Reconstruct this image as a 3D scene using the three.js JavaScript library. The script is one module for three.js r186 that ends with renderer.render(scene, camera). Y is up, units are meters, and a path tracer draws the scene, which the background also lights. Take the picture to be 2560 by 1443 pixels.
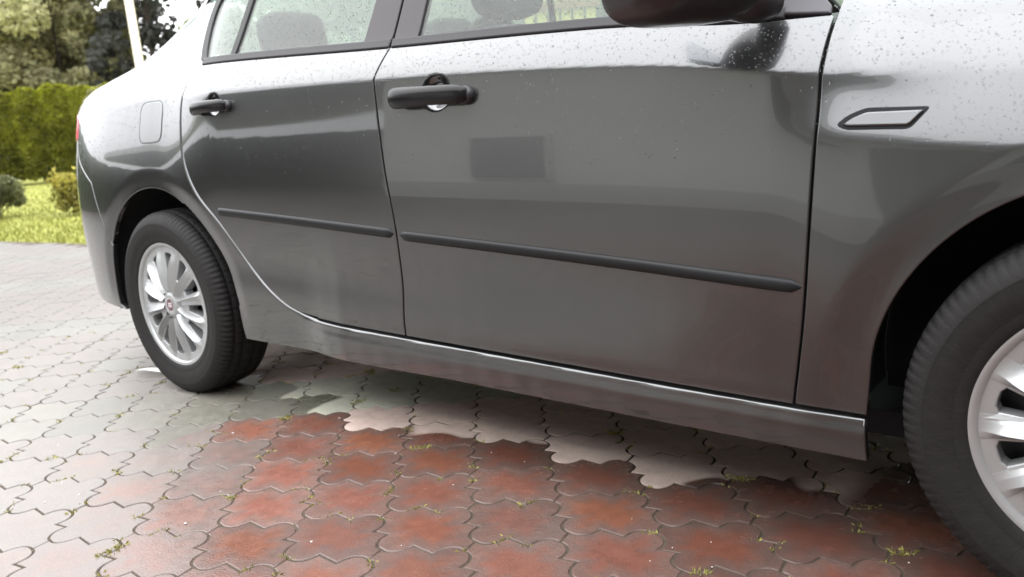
import * as THREE from 'three';
import { mergeGeometries } from 'three/addons/utils/BufferGeometryUtils.js';
import { ImprovedNoise } from 'three/addons/math/ImprovedNoise.js';

// ------------------------------------------------------------------ camera, sky, sun, exposure
const scene = new THREE.Scene();
const camera = new THREE.PerspectiveCamera(37.524, 1024 / 577, 0.05, 400);
{
  const r = new THREE.Vector3(0.77397246, -0.08521843, -0.62745872);
  const u = new THREE.Vector3(-0.06434958, 0.97518773, -0.21182073);
  const f = new THREE.Vector3(-0.62994108, -0.20432012, -0.74928468);
  camera.quaternion.setFromRotationMatrix(new THREE.Matrix4().makeBasis(r, u, f.negate()));
  camera.position.set(2.70001, 0.85482, 1.41947);
  camera.focus = 1.75; camera.userData.fStop = 4.5;
}
const SKY = 6.8, SUN = 0.6, EXPOSURE = 1.0;
{
  // plain overcast sky: brightest overhead, fading evenly to the horizon
  const w = 256, h = 128, d = new Float32Array(w * h * 4), n = new ImprovedNoise();
  for (let y = 0; y < h; y++) for (let x = 0; x < w; x++) {
    const el = ((y + 0.5) / h - 0.5) * Math.PI, az = (x / w) * Math.PI * 2, s = Math.max(0, Math.sin(el));
    const c = Math.cos(el), k = n.noise(c * Math.cos(az) * 2, s * 4, c * Math.sin(az) * 2 + 7) * 0.10;
    const L = SKY * (1 + 2 * s) / 3 * (1 + k), o = (y * w + x) * 4;
    const g = el < -0.02 ? 0.12 : 1;
    d[o] = L * 0.985 * g; d[o + 1] = L * g; d[o + 2] = L * 1.025 * g; d[o + 3] = 1;
  }
  const t = new THREE.DataTexture(d, w, h, THREE.RGBAFormat, THREE.FloatType);
  t.mapping = THREE.EquirectangularReflectionMapping; t.magFilter = THREE.LinearFilter; t.needsUpdate = true;
  scene.background = t; scene.environment = t;
}
const sun = new THREE.DirectionalLight(new THREE.Color(1, 0.96, 0.88), SUN);
sun.position.set(-9, 16, 6); sun.target.position.set(1, 0, -1);
sun.castShadow = true; sun.shadow.radius = 110; sun.shadow.mapSize.set(2048, 2048);
Object.assign(sun.shadow.camera, { left: -30, right: 30, top: 30, bottom: -30, near: 0.5, far: 80 });
scene.add(sun, sun.target);
const renderer = new THREE.WebGLRenderer({ antialias: true });
renderer.setSize(1024, 577);
renderer.toneMapping = THREE.LinearToneMapping;
renderer.toneMappingExposure = EXPOSURE;
renderer.shadowMap.enabled = true;

// ------------------------------------------------------------------ helpers
function rng(seed) { let s = seed >>> 0; return () => { s = (s + 0x6d2b79f5) | 0; let t = Math.imul(s ^ (s >>> 15), 1 | s); t = (t + Math.imul(t ^ (t >>> 7), 61 | t)) ^ t; return ((t ^ (t >>> 14)) >>> 0) / 4294967296; }; }
const NO = new ImprovedNoise();
const noise = (x, y, z = 0.37) => NO.noise(x, y, z);
const fbm = (x, y, o = 4, z = 0.37) => { let a = 0, k = 0.5; for (let i = 0; i < o; i++) { a += k * NO.noise(x, y, z + i * 3.1); x *= 2.03; y *= 2.03; k *= 0.5; } return a; };
const clamp = (x, a = 0, b = 1) => Math.min(b, Math.max(a, x));
const ss = (a, b, x) => { const t = clamp((x - a) / (b - a)); return t * t * (3 - 2 * t); };
const lerp = (a, b, t) => a + (b - a) * t;
const names = {};
const numbered = (n) => { const k = names[n] = (names[n] ?? -1) + 1; return k ? n + '_' + String(k).padStart(3, '0') : n; };
function std(c, rough, metal = 0, extra = {}) { return new THREE.MeshPhysicalMaterial({ color: Array.isArray(c) ? new THREE.Color().setRGB(...c) : c, roughness: rough, metalness: metal, side: THREE.DoubleSide, ...extra }); }
function add(name, geo, mat, parent) { const m = new THREE.Mesh(geo, mat); m.name = parent ? name : numbered(name); m.castShadow = m.receiveShadow = true; (parent ?? scene).add(m); return m; }
function thing(name, label, category, pos = [0, 0, 0]) { const g = new THREE.Group(); g.name = numbered(name); g.position.set(...pos); g.userData = { label, category }; scene.add(g); return g; }
function tag(o, label, category, group, kind) { o.userData = { label }; if (category) o.userData.category = category; if (group) o.userData.group = group; if (kind) o.userData.kind = kind; return o; }
// monotone cubic through knots
function pchip(K) {
  const x = K.map((k) => k[0]), y = K.map((k) => k[1]), n = x.length, d = [], m = [];
  for (let i = 0; i < n - 1; i++) d.push((y[i + 1] - y[i]) / (x[i + 1] - x[i]));
  m[0] = d[0]; m[n - 1] = d[n - 2];
  for (let i = 1; i < n - 1; i++) m[i] = d[i - 1] * d[i] <= 0 ? 0 : 2 / (1 / d[i - 1] + 1 / d[i]);
  return (t) => {
    if (t <= x[0]) return y[0] + m[0] * (t - x[0]);
    if (t >= x[n - 1]) return y[n - 1] + m[n - 1] * (t - x[n - 1]);
    let i = 0; while (t > x[i + 1]) i++;
    const h = x[i + 1] - x[i], s = (t - x[i]) / h, s2 = s * s, s3 = s2 * s;
    return y[i] * (2 * s3 - 3 * s2 + 1) + h * m[i] * (s3 - 2 * s2 + s) + y[i + 1] * (-2 * s3 + 3 * s2) + h * m[i + 1] * (s3 - s2);
  };
}
function dataTex(w, h, fn, srgb, wrap = true) {
  const d = new Uint8Array(w * h * 4);
  for (let y = 0; y < h; y++) for (let x = 0; x < w; x++) { const c = fn(x, y), o = (y * w + x) * 4; for (let k = 0; k < 3; k++) d[o + k] = clamp(c[k]) * 255; d[o + 3] = 255; }
  const t = new THREE.DataTexture(d, w, h); t.magFilter = THREE.LinearFilter; if (srgb) t.colorSpace = THREE.SRGBColorSpace;
  t.wrapS = t.wrapT = wrap ? THREE.RepeatWrapping : THREE.ClampToEdgeWrapping; t.needsUpdate = true; return t;
}
const toS = (v) => (v <= 0.0031308 ? v * 12.92 : 1.055 * Math.pow(v, 1 / 2.4) - 0.055);
function geoFrom(pos, idx, nor, uv, col) {
  const g = new THREE.BufferGeometry();
  g.setAttribute('position', new THREE.Float32BufferAttribute(pos, 3));
  if (idx) g.setIndex(idx);
  if (nor) g.setAttribute('normal', new THREE.Float32BufferAttribute(nor, 3)); else g.computeVertexNormals();
  g.setAttribute('uv', new THREE.Float32BufferAttribute(uv ?? new Float32Array(pos.length / 3 * 2), 2));
  if (col) g.setAttribute('color', new THREE.Float32BufferAttribute(col, 3));
  return g;
}
function tube(pts, r, seg = 32, rs = 8) { return new THREE.TubeGeometry(new THREE.CatmullRomCurve3(pts.map((p) => new THREE.Vector3(...p))), seg, r, rs, false); }
// a tube whose radius runs from r0 to r1
function taper(pts, r0, r1, seg = 10, rs = 7) {
  const c = new THREE.CatmullRomCurve3(pts.map((p) => new THREE.Vector3(...p))), g = new THREE.TubeGeometry(c, seg, 1, rs, false), P = g.attributes.position, v = new THREE.Vector3(), q = new THREE.Vector3();
  for (let i = 0; i <= seg; i++) { c.getPointAt(i / seg, q); for (let j = 0; j <= rs; j++) { const k = i * (rs + 1) + j; v.fromBufferAttribute(P, k).sub(q).multiplyScalar(lerp(r0, r1, i / seg)).add(q); P.setXYZ(k, v.x, v.y, v.z); } }
  return g;
}

// ------------------------------------------------------------------ driveway of interlocking pavers
const LA = 0.19314, LB = 0.18031, TH = 0.70642, OX = 0.72849, OZ = 0.77933;
const E1 = [Math.cos(TH) * LA, -Math.sin(TH) * LA], E2 = [Math.sin(TH) * LB, Math.cos(TH) * LB];
const lat = (u, v) => [OX + u * E1[0] + v * E2[0], OZ + u * E1[1] + v * E2[1]];
const unlat = (x, z) => { const dx = x - OX, dz = z - OZ; return [(dx * E1[0] + dz * E1[1]) / (LA * LA), (dx * E2[0] + dz * E2[1]) / (LB * LB)]; };
const hash = (i, j, k = 0) => { const s = Math.sin(i * 127.1 + j * 311.7 + k * 74.7) * 43758.5453; return s - Math.floor(s); };
const driveway = new THREE.Group(); driveway.name = 'driveway'; scene.add(driveway);
tag(driveway, 'wet driveway of red and grey wavy interlocking pavers under the car', null, null, 'structure');
const ROW_EDGE = [[0.06, -0.095], [0.115, -0.035], [0.2, -0.006], [0.295, -0.032], [0.392, -0.112], [0.608, 0.112], [0.705, 0.032], [0.8, 0.006], [0.885, 0.035], [0.94, 0.095]];
const COL_EDGE = [[-0.06, 0.095], [-0.012, 0.155], [0.01, 0.25], [-0.012, 0.35], [-0.085, 0.447], [0.085, 0.553], [0.012, 0.65], [-0.01, 0.75], [0.012, 0.845], [0.06, 0.905]];
function fine(E, n) {
  if (!n) return E;
  const half = (P) => new THREE.CatmullRomCurve3(P.map((p) => new THREE.Vector3(p[0], p[1], 0))).getPoints(n).map((p) => [p.x, p.y]);
  return [...half(E.slice(0, 5)), ...half(E.slice(5))];
}
function paverOutline(n) {
  const R = fine(ROW_EDGE, n), C = fine(COL_EDGE, n);
  const top = R, right = C.map(([u, v]) => [u + 1, v]), bottom = R.map(([u, v]) => [u, v + 1]).reverse(), left = [...C].reverse();
  return [...top, ...right, ...bottom, ...left];    // the short joints at two corners close by themselves
}
function offsetPoly(P, D) {                          // moves each vertex inwards by d (metres), polygons given in metres
  const n = P.length, out = [], dAt = Array.isArray(D) ? (i) => D[i] : () => D;
  let A = 0; for (let i = 0; i < n; i++) { const a = P[i], b = P[(i + 1) % n]; A += a[0] * b[1] - b[0] * a[1]; }
  const s = A > 0 ? 1 : -1;
  for (let i = 0; i < n; i++) {
    const a = P[(i + n - 1) % n], b = P[i], c = P[(i + 1) % n];
    let n1 = [-(b[1] - a[1]), b[0] - a[0]], n2 = [-(c[1] - b[1]), c[0] - b[0]];
    const l1 = Math.hypot(...n1) || 1, l2 = Math.hypot(...n2) || 1; n1 = [n1[0] / l1, n1[1] / l1]; n2 = [n2[0] / l2, n2[1] / l2];
    let m = [n1[0] + n2[0], n1[1] + n2[1]]; const l = Math.hypot(...m) || 1; m = [m[0] / l, m[1] / l];
    const k = Math.min(1.6, 1 / Math.max(0.4, m[0] * n1[0] + m[1] * n1[1])) * dAt(i) * s;
    out.push([b[0] + m[0] * k, b[1] + m[1] * k]);
  }
  return out;
}
const toMetres = (P) => P.map(([u, v]) => [(u - 0.5) * LA, (v - 0.5) * LB]);
function paverShape(n, gap, bevel) {
  let O = toMetres(paverOutline(n));
  O = O.filter((p, i) => { const q = O[(i + 1) % O.length]; return Math.hypot(p[0] - q[0], p[1] - q[1]) > 1e-4; });
  const side = offsetPoly(O, gap), top = offsetPoly(side, bevel);
  const tri = THREE.ShapeUtils.triangulateShape(top.map((p) => new THREE.Vector2(...p)), []);
  return { side, top, tri };
}
const NEAR = paverShape(7, 0.0034, 0.001), FAR = paverShape(0, 0.0032, 0.0014);
// a paver's corners in the driveway, with its own height and slight tilt; uv in metres of the ground
function paverInto(B, S, i, j, uvOf) {
  const h = 0.0018 * (hash(i, j, 1) - 0.5), tx = 0.012 * (hash(i, j, 2) - 0.5), tz = 0.012 * (hash(i, j, 3) - 0.5), rot = 0.012 * (hash(i, j, 4) - 0.5), n = S.side.length, b0 = B.pos.length / 3;
  const [cx, cz] = lat(i + 0.5, j + 0.5), e1 = [E1[0] / LA, E1[1] / LA], e2 = [E2[0] / LB, E2[1] / LB];
  const put = ([a, b], y, nx, ny, nz) => {
    const ar = a - rot * b, br = b + rot * a, x = ar * e1[0] + br * e2[0], z = ar * e1[1] + br * e2[1];
    B.pos.push(cx + x, y + h + a * tx + b * tz, cz + z); B.nor.push(nx, ny, nz); B.uv.push(...uvOf(cx + x, cz + z));
  };
  const outN = S.side.map((p, k) => { const q = S.top[k]; let a = p[0] - q[0], b = p[1] - q[1]; const l = Math.hypot(a, b) || 1; a /= l; b /= l; return [a * e1[0] + b * e2[0], a * e1[1] + b * e2[1]]; });
  S.top.forEach((p) => put(p, 0, -tx * e1[0] - tz * e2[0], 1, -tx * e1[1] - tz * e2[1]));
  S.top.forEach((p, k) => put(p, 0, outN[k][0] * 0.15, 0.99, outN[k][1] * 0.15));
  S.side.forEach((p, k) => put(p, -0.001, outN[k][0] * 0.45, 0.85, outN[k][1] * 0.45));
  S.side.forEach((p, k) => put(p, -0.03, outN[k][0], 0, outN[k][1]));
  for (const t of S.tri) B.idx.push(b0 + t[0], b0 + t[2], b0 + t[1]);
  for (let r = 1; r < 3; r++) for (let k = 0; k < n; k++) { const a = b0 + r * n + k, c = b0 + r * n + (k + 1) % n; B.idx.push(a, c, a + n, c, c + n, a + n); }
}
// what a spot of the paving is made of: colour of its paver, worn greyer rim, dry strip where the car kept the rain off
const periodic = (E, ax) => { const K = [...E.map((p) => [p[ax], p[1 - ax]]), [E[0][ax] + 1, E[0][1 - ax]]]; return (t) => { t -= Math.floor(t - K[0][0]); for (let i = 0; i < K.length - 1; i++) if (t <= K[i + 1][0]) return lerp(K[i][1], K[i + 1][1], (t - K[i][0]) / (K[i + 1][0] - K[i][0])); return K[0][1]; }; };
const rowLine = periodic(ROW_EDGE.map(([u, v], k) => [u, v]), 0), colLine = periodic(COL_EDGE, 1);
const EDGE_IN = (u, v) => { const a = Math.min(u, 1 - u), b = Math.min(v, 1 - v); return Math.min(a, b); };
function pavingAt(x, z, detail) {
  const [U, V] = unlat(x, z), U1 = U - colLine(V), V1 = V - rowLine(U), i = Math.floor(U1), j = Math.floor(V1), fu = U1 - i, fv = V1 - j;
  const row = ((j + 6) % 8 + 8) % 8, grey = (row < 2 && j < 0) || (hash(i, j, 9) < 0.05 && x < 0.4);
  const h1 = hash(i, j, 5), h2 = hash(i, j, 6);
  const n1 = fbm(x * 9, z * 9, 3), n2 = fbm(x * 34 + 9, z * 34, 3, 1.7), n3 = detail ? noise(x * 260, z * 260, 4.2) : 0;
  const mid = ss(0.04, 0.36, EDGE_IN(fu, fv) + n2 * 0.16 + n1 * 0.1);
  const [xm, zm] = lat(i + 0.5, j + 0.5), fade = ss(0.7, -0.05, xm - 0.7 * zm + n1 * 0.16 + 0.15 * (x - xm) + 0.3 * (h1 - 0.5)) * 0.92;
  let c;
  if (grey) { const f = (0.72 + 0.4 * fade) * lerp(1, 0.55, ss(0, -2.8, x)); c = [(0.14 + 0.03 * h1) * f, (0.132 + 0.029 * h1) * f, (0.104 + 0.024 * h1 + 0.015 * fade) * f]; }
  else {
    const k = 0.85 + 0.35 * h1, core = [0.172 * k, (0.048 + 0.02 * h2) * k, (0.03 + 0.011 * h2) * k], rim = [0.135 * k, 0.083 * k, 0.07 * k], om = 0.92 * lerp(1, 0.5, ss(0, -2.8, x)), paleTone = [0.19 * om, 0.176 * om, 0.163 * om];  // last tone: paler pavers towards the left, darker again far out
    c = [0, 1, 2].map((q) => lerp(lerp(rim[q], core[q], mid * (0.5 + 0.5 * h2)), paleTone[q], fade));
  }
  // dry where the car shelters the ground
  const [, zc] = lat(i + 0.5, j + 0.5), zz = zc * 0.5 + z * 0.5;
  const line = (x > 0.7 ? -0.085 - 0.115 * (x - 0.74) : -0.085 - 0.25 * (0.7 - x)) + (h2 - 0.5) * 0.08 + 0.06 * noise(x * 9, z * 7, 8.8);
  const dry = ss(0.008, -0.008, zz - line) * (z > -1.9 ? 1 : 0) * ss(-0.9, -0.3, x) * ss(2.2, 2.04, x + 0.15 * noise(x * 8, z * 8, 3.3));
  const dc = grey ? [0.42, 0.41, 0.34] : [0.52, 0.4, 0.355];
  const g = 1 + n2 * 0.24 + n3 * 0.16 + n1 * 0.14;
  const paintedShade = lerp(1, 0.72, ss(0.9, 2.0, x + n1 * 0.3));  // shade painted into the colour of the pavers towards the right
  c = c.map((q, k) => lerp(q * paintedShade, dc[k] * (0.92 + 0.16 * h1), dry * 0.9) * g);
  const rough = lerp(0.24 + n2 * 0.14 + n1 * 0.08 + 0.08 * (h1 - 0.5) + 0.26 * fade, 0.82, dry);
  return { c, rough: clamp(rough, 0.14, 1), dry };
}
function pavingMaps(x0, z0, w, h, W, H, detail) {
  const col = new Uint8Array(W * H * 4), rgh = new Uint8Array(W * H * 4);
  for (let b = 0; b < H; b++) for (let a = 0; a < W; a++) {
    const p = pavingAt(x0 + (a + 0.5) / W * w, z0 + (b + 0.5) / H * h, detail), o = (b * W + a) * 4;
    for (let k = 0; k < 3; k++) { col[o + k] = toS(clamp(p.c[k])) * 255; rgh[o + k] = p.rough * 255; }
    col[o + 3] = rgh[o + 3] = 255;
  }
  const mk = (d, s) => { const t = new THREE.DataTexture(d, W, H); t.magFilter = THREE.LinearFilter; if (s) t.colorSpace = THREE.SRGBColorSpace; t.needsUpdate = true; return t; };
  return { map: mk(col, true), roughnessMap: mk(rgh, false), uv: (x, z) => [(x - x0) / w, (z - z0) / h] };
}
const gritBump = dataTex(512, 512, (x, y) => { const v = 0.5 + 0.5 * fbm(x / 7, y / 7, 3) + 0.25 * noise(x / 40, y / 40, 6); return [v, v, v]; });
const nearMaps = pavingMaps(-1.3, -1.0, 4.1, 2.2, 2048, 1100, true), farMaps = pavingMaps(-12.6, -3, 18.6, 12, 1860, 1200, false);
const nearBump = gritBump.clone(); nearBump.repeat.set(4.1 / 0.3, 2.2 / 0.3); nearBump.needsUpdate = true;
const farBump = gritBump.clone(); farBump.repeat.set(18.6 / 0.4, 12 / 0.4); farBump.needsUpdate = true;
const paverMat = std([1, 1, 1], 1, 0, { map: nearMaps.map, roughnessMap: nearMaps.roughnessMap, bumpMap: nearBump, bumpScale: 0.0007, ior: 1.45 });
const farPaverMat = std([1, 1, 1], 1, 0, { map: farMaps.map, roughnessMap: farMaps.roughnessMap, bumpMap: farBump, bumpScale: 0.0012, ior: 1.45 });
{
  camera.updateMatrixWorld(); camera.updateProjectionMatrix();
  const cells = [], v = new THREE.Vector3(), inv = camera.matrixWorldInverse.copy(camera.matrixWorld).invert();
  for (let i = -90; i < 60; i++) for (let j = -90; j < 60; j++) {
    const [x, z] = lat(i + 0.5, j + 0.5);
    if (x < -12.4 || x > 5.4 || z > 8.1 || z < -2.02 - 0.089 * (x + 5.5) + 0.1) continue;
    v.set(x, 0, z); const d = v.distanceTo(camera.position); v.applyMatrix4(inv); const front = v.z < -0.2; v.applyMatrix4(camera.projectionMatrix);
    const seen = front && Math.abs(v.x) < 1.1 && v.y < 0.4 && v.y > -1.15 && z > -1.0 && x > -1.2 && !(z < -0.55 && x > 0.4);
    cells.push([i, j, seen ? d : 1e3 + d]);
  }
  cells.sort((a, b) => a[2] - b[2]);
  const far = { pos: [], nor: [], uv: [], idx: [] };
  cells.forEach(([i, j, d], k) => {
    if (k < 300 && d < 1e3) { const b = { pos: [], nor: [], uv: [], idx: [] }; paverInto(b, NEAR, i, j, nearMaps.uv); add(k ? 'paver_' + String(k).padStart(3, '0') : 'paver', geoFrom(b.pos, b.idx, b.nor, b.uv), paverMat, driveway); }
    else paverInto(far, FAR, i, j, farMaps.uv);
  });
  const f = add('far_pavers', geoFrom(far.pos, far.idx, far.nor, far.uv), farPaverMat, driveway); f.userData.kind = 'stuff';
  const sandTex = dataTex(256, 256, (x, y) => { const n = fbm(x / 9, y / 9, 4), m = noise(x / 50, y / 50, 2); const k = 1 + n * 0.8 + m * 0.3; return [toS(0.05 * k), toS(0.036 * k), toS(0.024 * k)]; }, true);
  const bed = new THREE.PlaneGeometry(18.4, 12); bed.rotateX(-Math.PI / 2); bed.translate(-3.2, -0.0033, 3);
  const U = bed.attributes.uv; for (let k = 0; k < U.count; k++) U.setXY(k, U.getX(k) * 40, U.getY(k) * 34);
  // trim the bed to the lawn's edge
  const P = bed.attributes.position; for (let k = 0; k < P.count; k++) if (P.getZ(k) < 0) P.setZ(k, -2.02 - 0.089 * (P.getX(k) + 5.5));
  add('joint_sand', bed, std([1, 1, 1], 0.9, 0, { map: sandTex }), driveway);
}

// ------------------------------------------------------------------ lawn, house behind the photographer
{
  const tex = dataTex(512, 512, (x, y) => { const a = fbm(x / 60, y / 60, 4), b = fbm(x / 5, y / 5, 3, 2.2); const k = 1 + a * 0.4 + b * 0.35; return [toS(0.195 * k), toS(0.2 * k), toS(0.055 * k * (1 - a * 0.3))]; }, true);
  const g = new THREE.CircleGeometry(160, 48); g.rotateX(-Math.PI / 2); g.translate(0, -0.035, 0);
  const U = g.attributes.uv, P = g.attributes.position; for (let k = 0; k < U.count; k++) U.setXY(k, P.getX(k) / 2.4, P.getZ(k) / 2.4);
  tag(add('lawn', g, std([1, 1, 1], 0.95, 0, { map: tex, specularIntensity: 0.15 })), 'bright mown lawn behind the car up to the hedge', null, null, 'structure');
}
{
  const R = rng(11), pos = [], idx = [], col = [], inv = camera.matrixWorldInverse, v = new THREE.Vector3();
  for (let k = 0; k < 62000 && pos.length < 9 * 26000; k++) {
    const d = 6 + 26 * R() * R(), az = lerp(-0.18, 0.62, R());
    const x = 2.7 - Math.cos(az - 0.02) * d, z = 1.42 - Math.sin(az + 0.12) * d;
    if (z > -2.06 - 0.089 * (x + 5.5) || x > -3.5) continue;
    const h = 0.025 + 0.035 * R(), w = 0.006 + 0.004 * R(), a = R() * 6.28, lx = (R() - 0.5) * 0.04, lz = (R() - 0.5) * 0.04, b = pos.length / 3;
    pos.push(x - Math.cos(a) * w, -0.036, z - Math.sin(a) * w, x + Math.cos(a) * w, -0.036, z + Math.sin(a) * w, x + lx, -0.036 + h, z + lz);
    const t = 0.85 + 0.3 * R(), y = R(); for (let q = 0; q < 3; q++) col.push(0.19 * t + 0.02 * y, 0.2 * t + 0.01 * y, 0.05 * t);
    idx.push(b, b + 1, b + 2);
  }
  tag(add('grass', geoFrom(pos, idx, null, null, col), std([1, 1, 1], 0.9, 0, { vertexColors: true, specularIntensity: 0.2 })), 'short yellowish green grass along the edge of the paving', 'grass', null, 'stuff');
}
const box = (w, h, d, x, y, z) => { const g = new THREE.BoxGeometry(w, h, d); g.translate(x, y, z); return g; };
{
  // the house stands behind the photographer: the photo shows it mirrored in the doors of the car
  const h = thing('house', 'pale rendered house mirrored in the doors of the grey car', 'house', [-2, 0, 4.9]);
  const ren = std([0.8, 0.8, 0.76], 0.9), dark = std([0.03, 0.03, 0.032], 0.4), trim = std([0.55, 0.55, 0.53], 0.6), roofM = std([0.26, 0.255, 0.25], 0.4), gl = std([0.24, 0.245, 0.24], 0.35);
  add('wall', box(12, 2.9, 8, 3.8, 1.45, 4), ren, h);
  const ew = (x0, x1, y, z0, z1, hh) => { // hipped roof
    const xm0 = x0 + (z1 - z0) * 0.35, xm1 = x1 - (z1 - z0) * 0.35, zm = (z0 + z1) / 2;
    const p = [x0, y, z0, x1, y, z0, x1, y, z1, x0, y, z1, xm0, y + hh, zm, xm1, y + hh, zm];
    const g = geoFrom(p, [0, 1, 5, 0, 5, 4, 2, 3, 4, 2, 4, 5, 1, 2, 5, 3, 0, 4, 0, 2, 1, 0, 3, 2]).toNonIndexed(); g.computeVertexNormals(); return g;
  };
  add('roof', ew(-2.8, 10.4, 2.91, -0.6, 8.6, 2.7), roofM, h);
  add('gutter', box(13.2, 0.1, 0.1, 3.8, 2.89, -0.66), trim, h);
  add('porch_roof', box(9.2, 0.14, 4.2, -7.4, 2.72, 1.6), roofM, h); add('fascia', box(9.2, 0.2, 0.06, -7.4, 2.72, -0.54), trim, h);
  add('added_veranda_roof', box(5.6, 0.16, 1.2, 5.6, 2.7, -0.65), roofM, h); add('added_veranda_fascia', box(5.6, 0.24, 0.05, 5.6, 2.69, -1.28), trim, h); add('added_plinth', box(12.04, 0.42, 0.04, 3.8, 0.21, -0.022), std([0.55, 0.545, 0.52], 0.9), h);  // unseen veranda added to shade the ground; base strip added to tone door reflections
  for (const [x, w, hh] of [[-0.3, 1.0, 1.0], [4.9, 1.5, 1.25]]) { const w1 = add('window', box(w, hh, 0.1, x, 1.0, -0.02), ren, h); add('pane', box(w - 0.1, hh - 0.1, 0.02, x, 1.0, -0.085), gl, w1); }
  add('added_wing_wall', box(4, 2.9, 7, 8.6, 1.45, -3.6), std([0.2, 0.17, 0.15], 0.9), h); add('added_wing_roof', box(4.6, 0.2, 7.4, 8.6, 3.01, -3.7), roofM, h);  // unseen wing, added to darken the ground on the right
  add('door', box(0.95, 2.05, 0.06, 3.5, 1.03, -0.035), std([0.2, 0.195, 0.17], 0.5), h);
  const hd = thing('rear_hedge', 'dark clipped hedge mirrored in the rear door of the car', 'hedge', [-12, 0, 8.6]);
  const R = rng(9), hp = [], hg = new THREE.BoxGeometry(17, 2.3, 1.2, 60, 10, 6), HP = hg.attributes.position; for (let i = 0; i < HP.count; i++) { const x = HP.getX(i), y = HP.getY(i), z = HP.getZ(i), n = 0.22 * noise(x * 1.7, y * 1.7, z * 1.7) + 0.1 * noise(x * 5, y * 5, z * 5); HP.setXYZ(i, x, y * (1 + n * 0.5) + 1.1, z + n); } hg.computeVertexNormals();
  add('foliage', hg, std([0.035, 0.045, 0.02], 0.95), hd);
  const h2 = thing('rear_hedge', 'dark clipped hedge mirrored in the rear bumper of the car', 'hedge', [-13.2, 0, 3]); h2.rotation.y = Math.PI / 2; add('foliage', hg, hd.children[0].material, h2); h2.scale.x = 0.6;
}

// ------------------------------------------------------------------ the car's side as one surface z = S(x, y)
const ysill = pchip([[-1, 0.36], [0.5, 0.344], [0.8, 0.337], [1.5, 0.318], [2.27, 0.297], [3.5, 0.28]]);
const crease = pchip([[-1, 0.985], [-0.4, 0.99], [0.25, 0.981], [0.7, 0.972], [1.15, 0.957], [1.6, 0.936], [1.87, 0.917], [2.2, 0.872], [2.5, 0.84], [3.5, 0.78]]);
const belt = pchip([[-1, 1.06], [-0.4, 1.085], [0.3, 1.07], [1.16, 1.026], [1.77, 0.997], [2.1, 0.968], [2.3, 0.965], [3.5, 0.9]]);
const plan = pchip([[-0.98, -0.72], [-0.95, -0.5], [-0.9, -0.31], [-0.85, -0.205], [-0.79, -0.135], [-0.72, -0.076], [-0.6, -0.034], [-0.45, -0.008], [-0.3, 0.004], [0, 0.013], [0.5, 0.018], [1.2, 0.023], [1.8, 0.02], [2.3, 0.012], [2.64, 0.009], [2.95, -0.005], [3.2, -0.06], [3.4, -0.17], [3.52, -0.4], [3.56, -0.7]]);
const DOOR = [[-1, -26], [-0.8, -18], [-0.55, -12], [-0.42, -8], [-0.33, -3], [-0.27, 6], [-0.2, 9], [-0.13, 3], [-0.06, 6], [-0.045, 47], [-0.012, 50], [0.0, 12], [0.025, -4], [0.07, 1.5], [0.13, 3], [0.2, -2], [0.27, -6.5], [0.38, -5], [0.5, -2], [0.62, 1.2], [0.72, 4], [0.84, 5.5], [0.93, 5], [0.985, 6.5], [1.0, 13], [1.045, 23], [1.3, 28], [1.9, 33], [2.02, 30], [2.2, 25], [3, 23], [4, 30]];
const REAR = [[-1, -22], [-0.6, -10], [-0.2, -4], [0, -3], [0.2, -2], [0.36, 0], [0.5, 4], [0.62, 8], [0.75, 11.5], [0.9, 14], [0.985, 16], [1.0, 20], [1.06, 26], [1.3, 31], [1.9, 36], [2.02, 34], [2.2, 28], [3, 24], [4, 30]];
const FEND = [[-1, -26], [-0.8, -18], [-0.55, -12], [-0.42, -8], [-0.33, -3], [-0.27, 6], [-0.2, 9], [-0.13, 3], [-0.06, 6], [-0.045, 47], [-0.012, 50], [0.0, 12], [0.025, -3], [0.2, -2], [0.4, 0], [0.6, 3], [0.74, 6], [0.8, 10], [0.86, 19], [0.93, 17], [0.985, 12], [1.0, 13], [1.045, 22], [1.3, 30], [1.9, 42], [2.3, 60], [4, 75]];
const DOOR_NL = DOOR.filter(([q]) => q > 0.1 || q < -0.35).concat([[-0.2, -4], [0, -4]]).sort((a, b) => a[0] - b[0]);
const DOOR2 = DOOR.filter(([q]) => q <= 0 || q >= 0.5).concat([[0.02, -3], [0.06, 1], [0.15, 3], [0.24, 2], [0.33, -3], [0.42, -5]]).sort((a, b) => a[0] - b[0]);
const DOOR3 = DOOR.filter(([q]) => q <= 0 || q >= 0.5).concat([[0.025, -5], [0.06, -2], [0.12, -5], [0.3, -5]]).sort((a, b) => a[0] - b[0]);
const FEND2 = [[-1, -26], [-0.8, -18], [-0.55, -12], [-0.42, -8], [-0.33, -3], [-0.27, 6], [-0.2, 9], [-0.13, 3], [-0.06, 6], [-0.045, 47], [-0.012, 50], [0.0, 12], [0.03, -3], [0.2, -2], [0.4, 1], [0.6, 4], [0.72, 6], [0.8, 9], [0.83, 18], [0.9, 20], [1.0, 22], [1.2, 28], [1.9, 44], [2.3, 62], [4, 75]];
const STN = [[-0.7, pchip(REAR)], [0.05, pchip(REAR)], [0.45, pchip(DOOR_NL)], [0.68, pchip(DOOR_NL)], [0.86, pchip(DOOR)], [1.1, pchip(DOOR)], [1.48, pchip(DOOR2)], [1.78, pchip(DOOR2)], [2.1, pchip(DOOR3)], [2.25, pchip(FEND)], [2.42, pchip(FEND2)], [3.5, pchip(FEND2)]];
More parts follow.
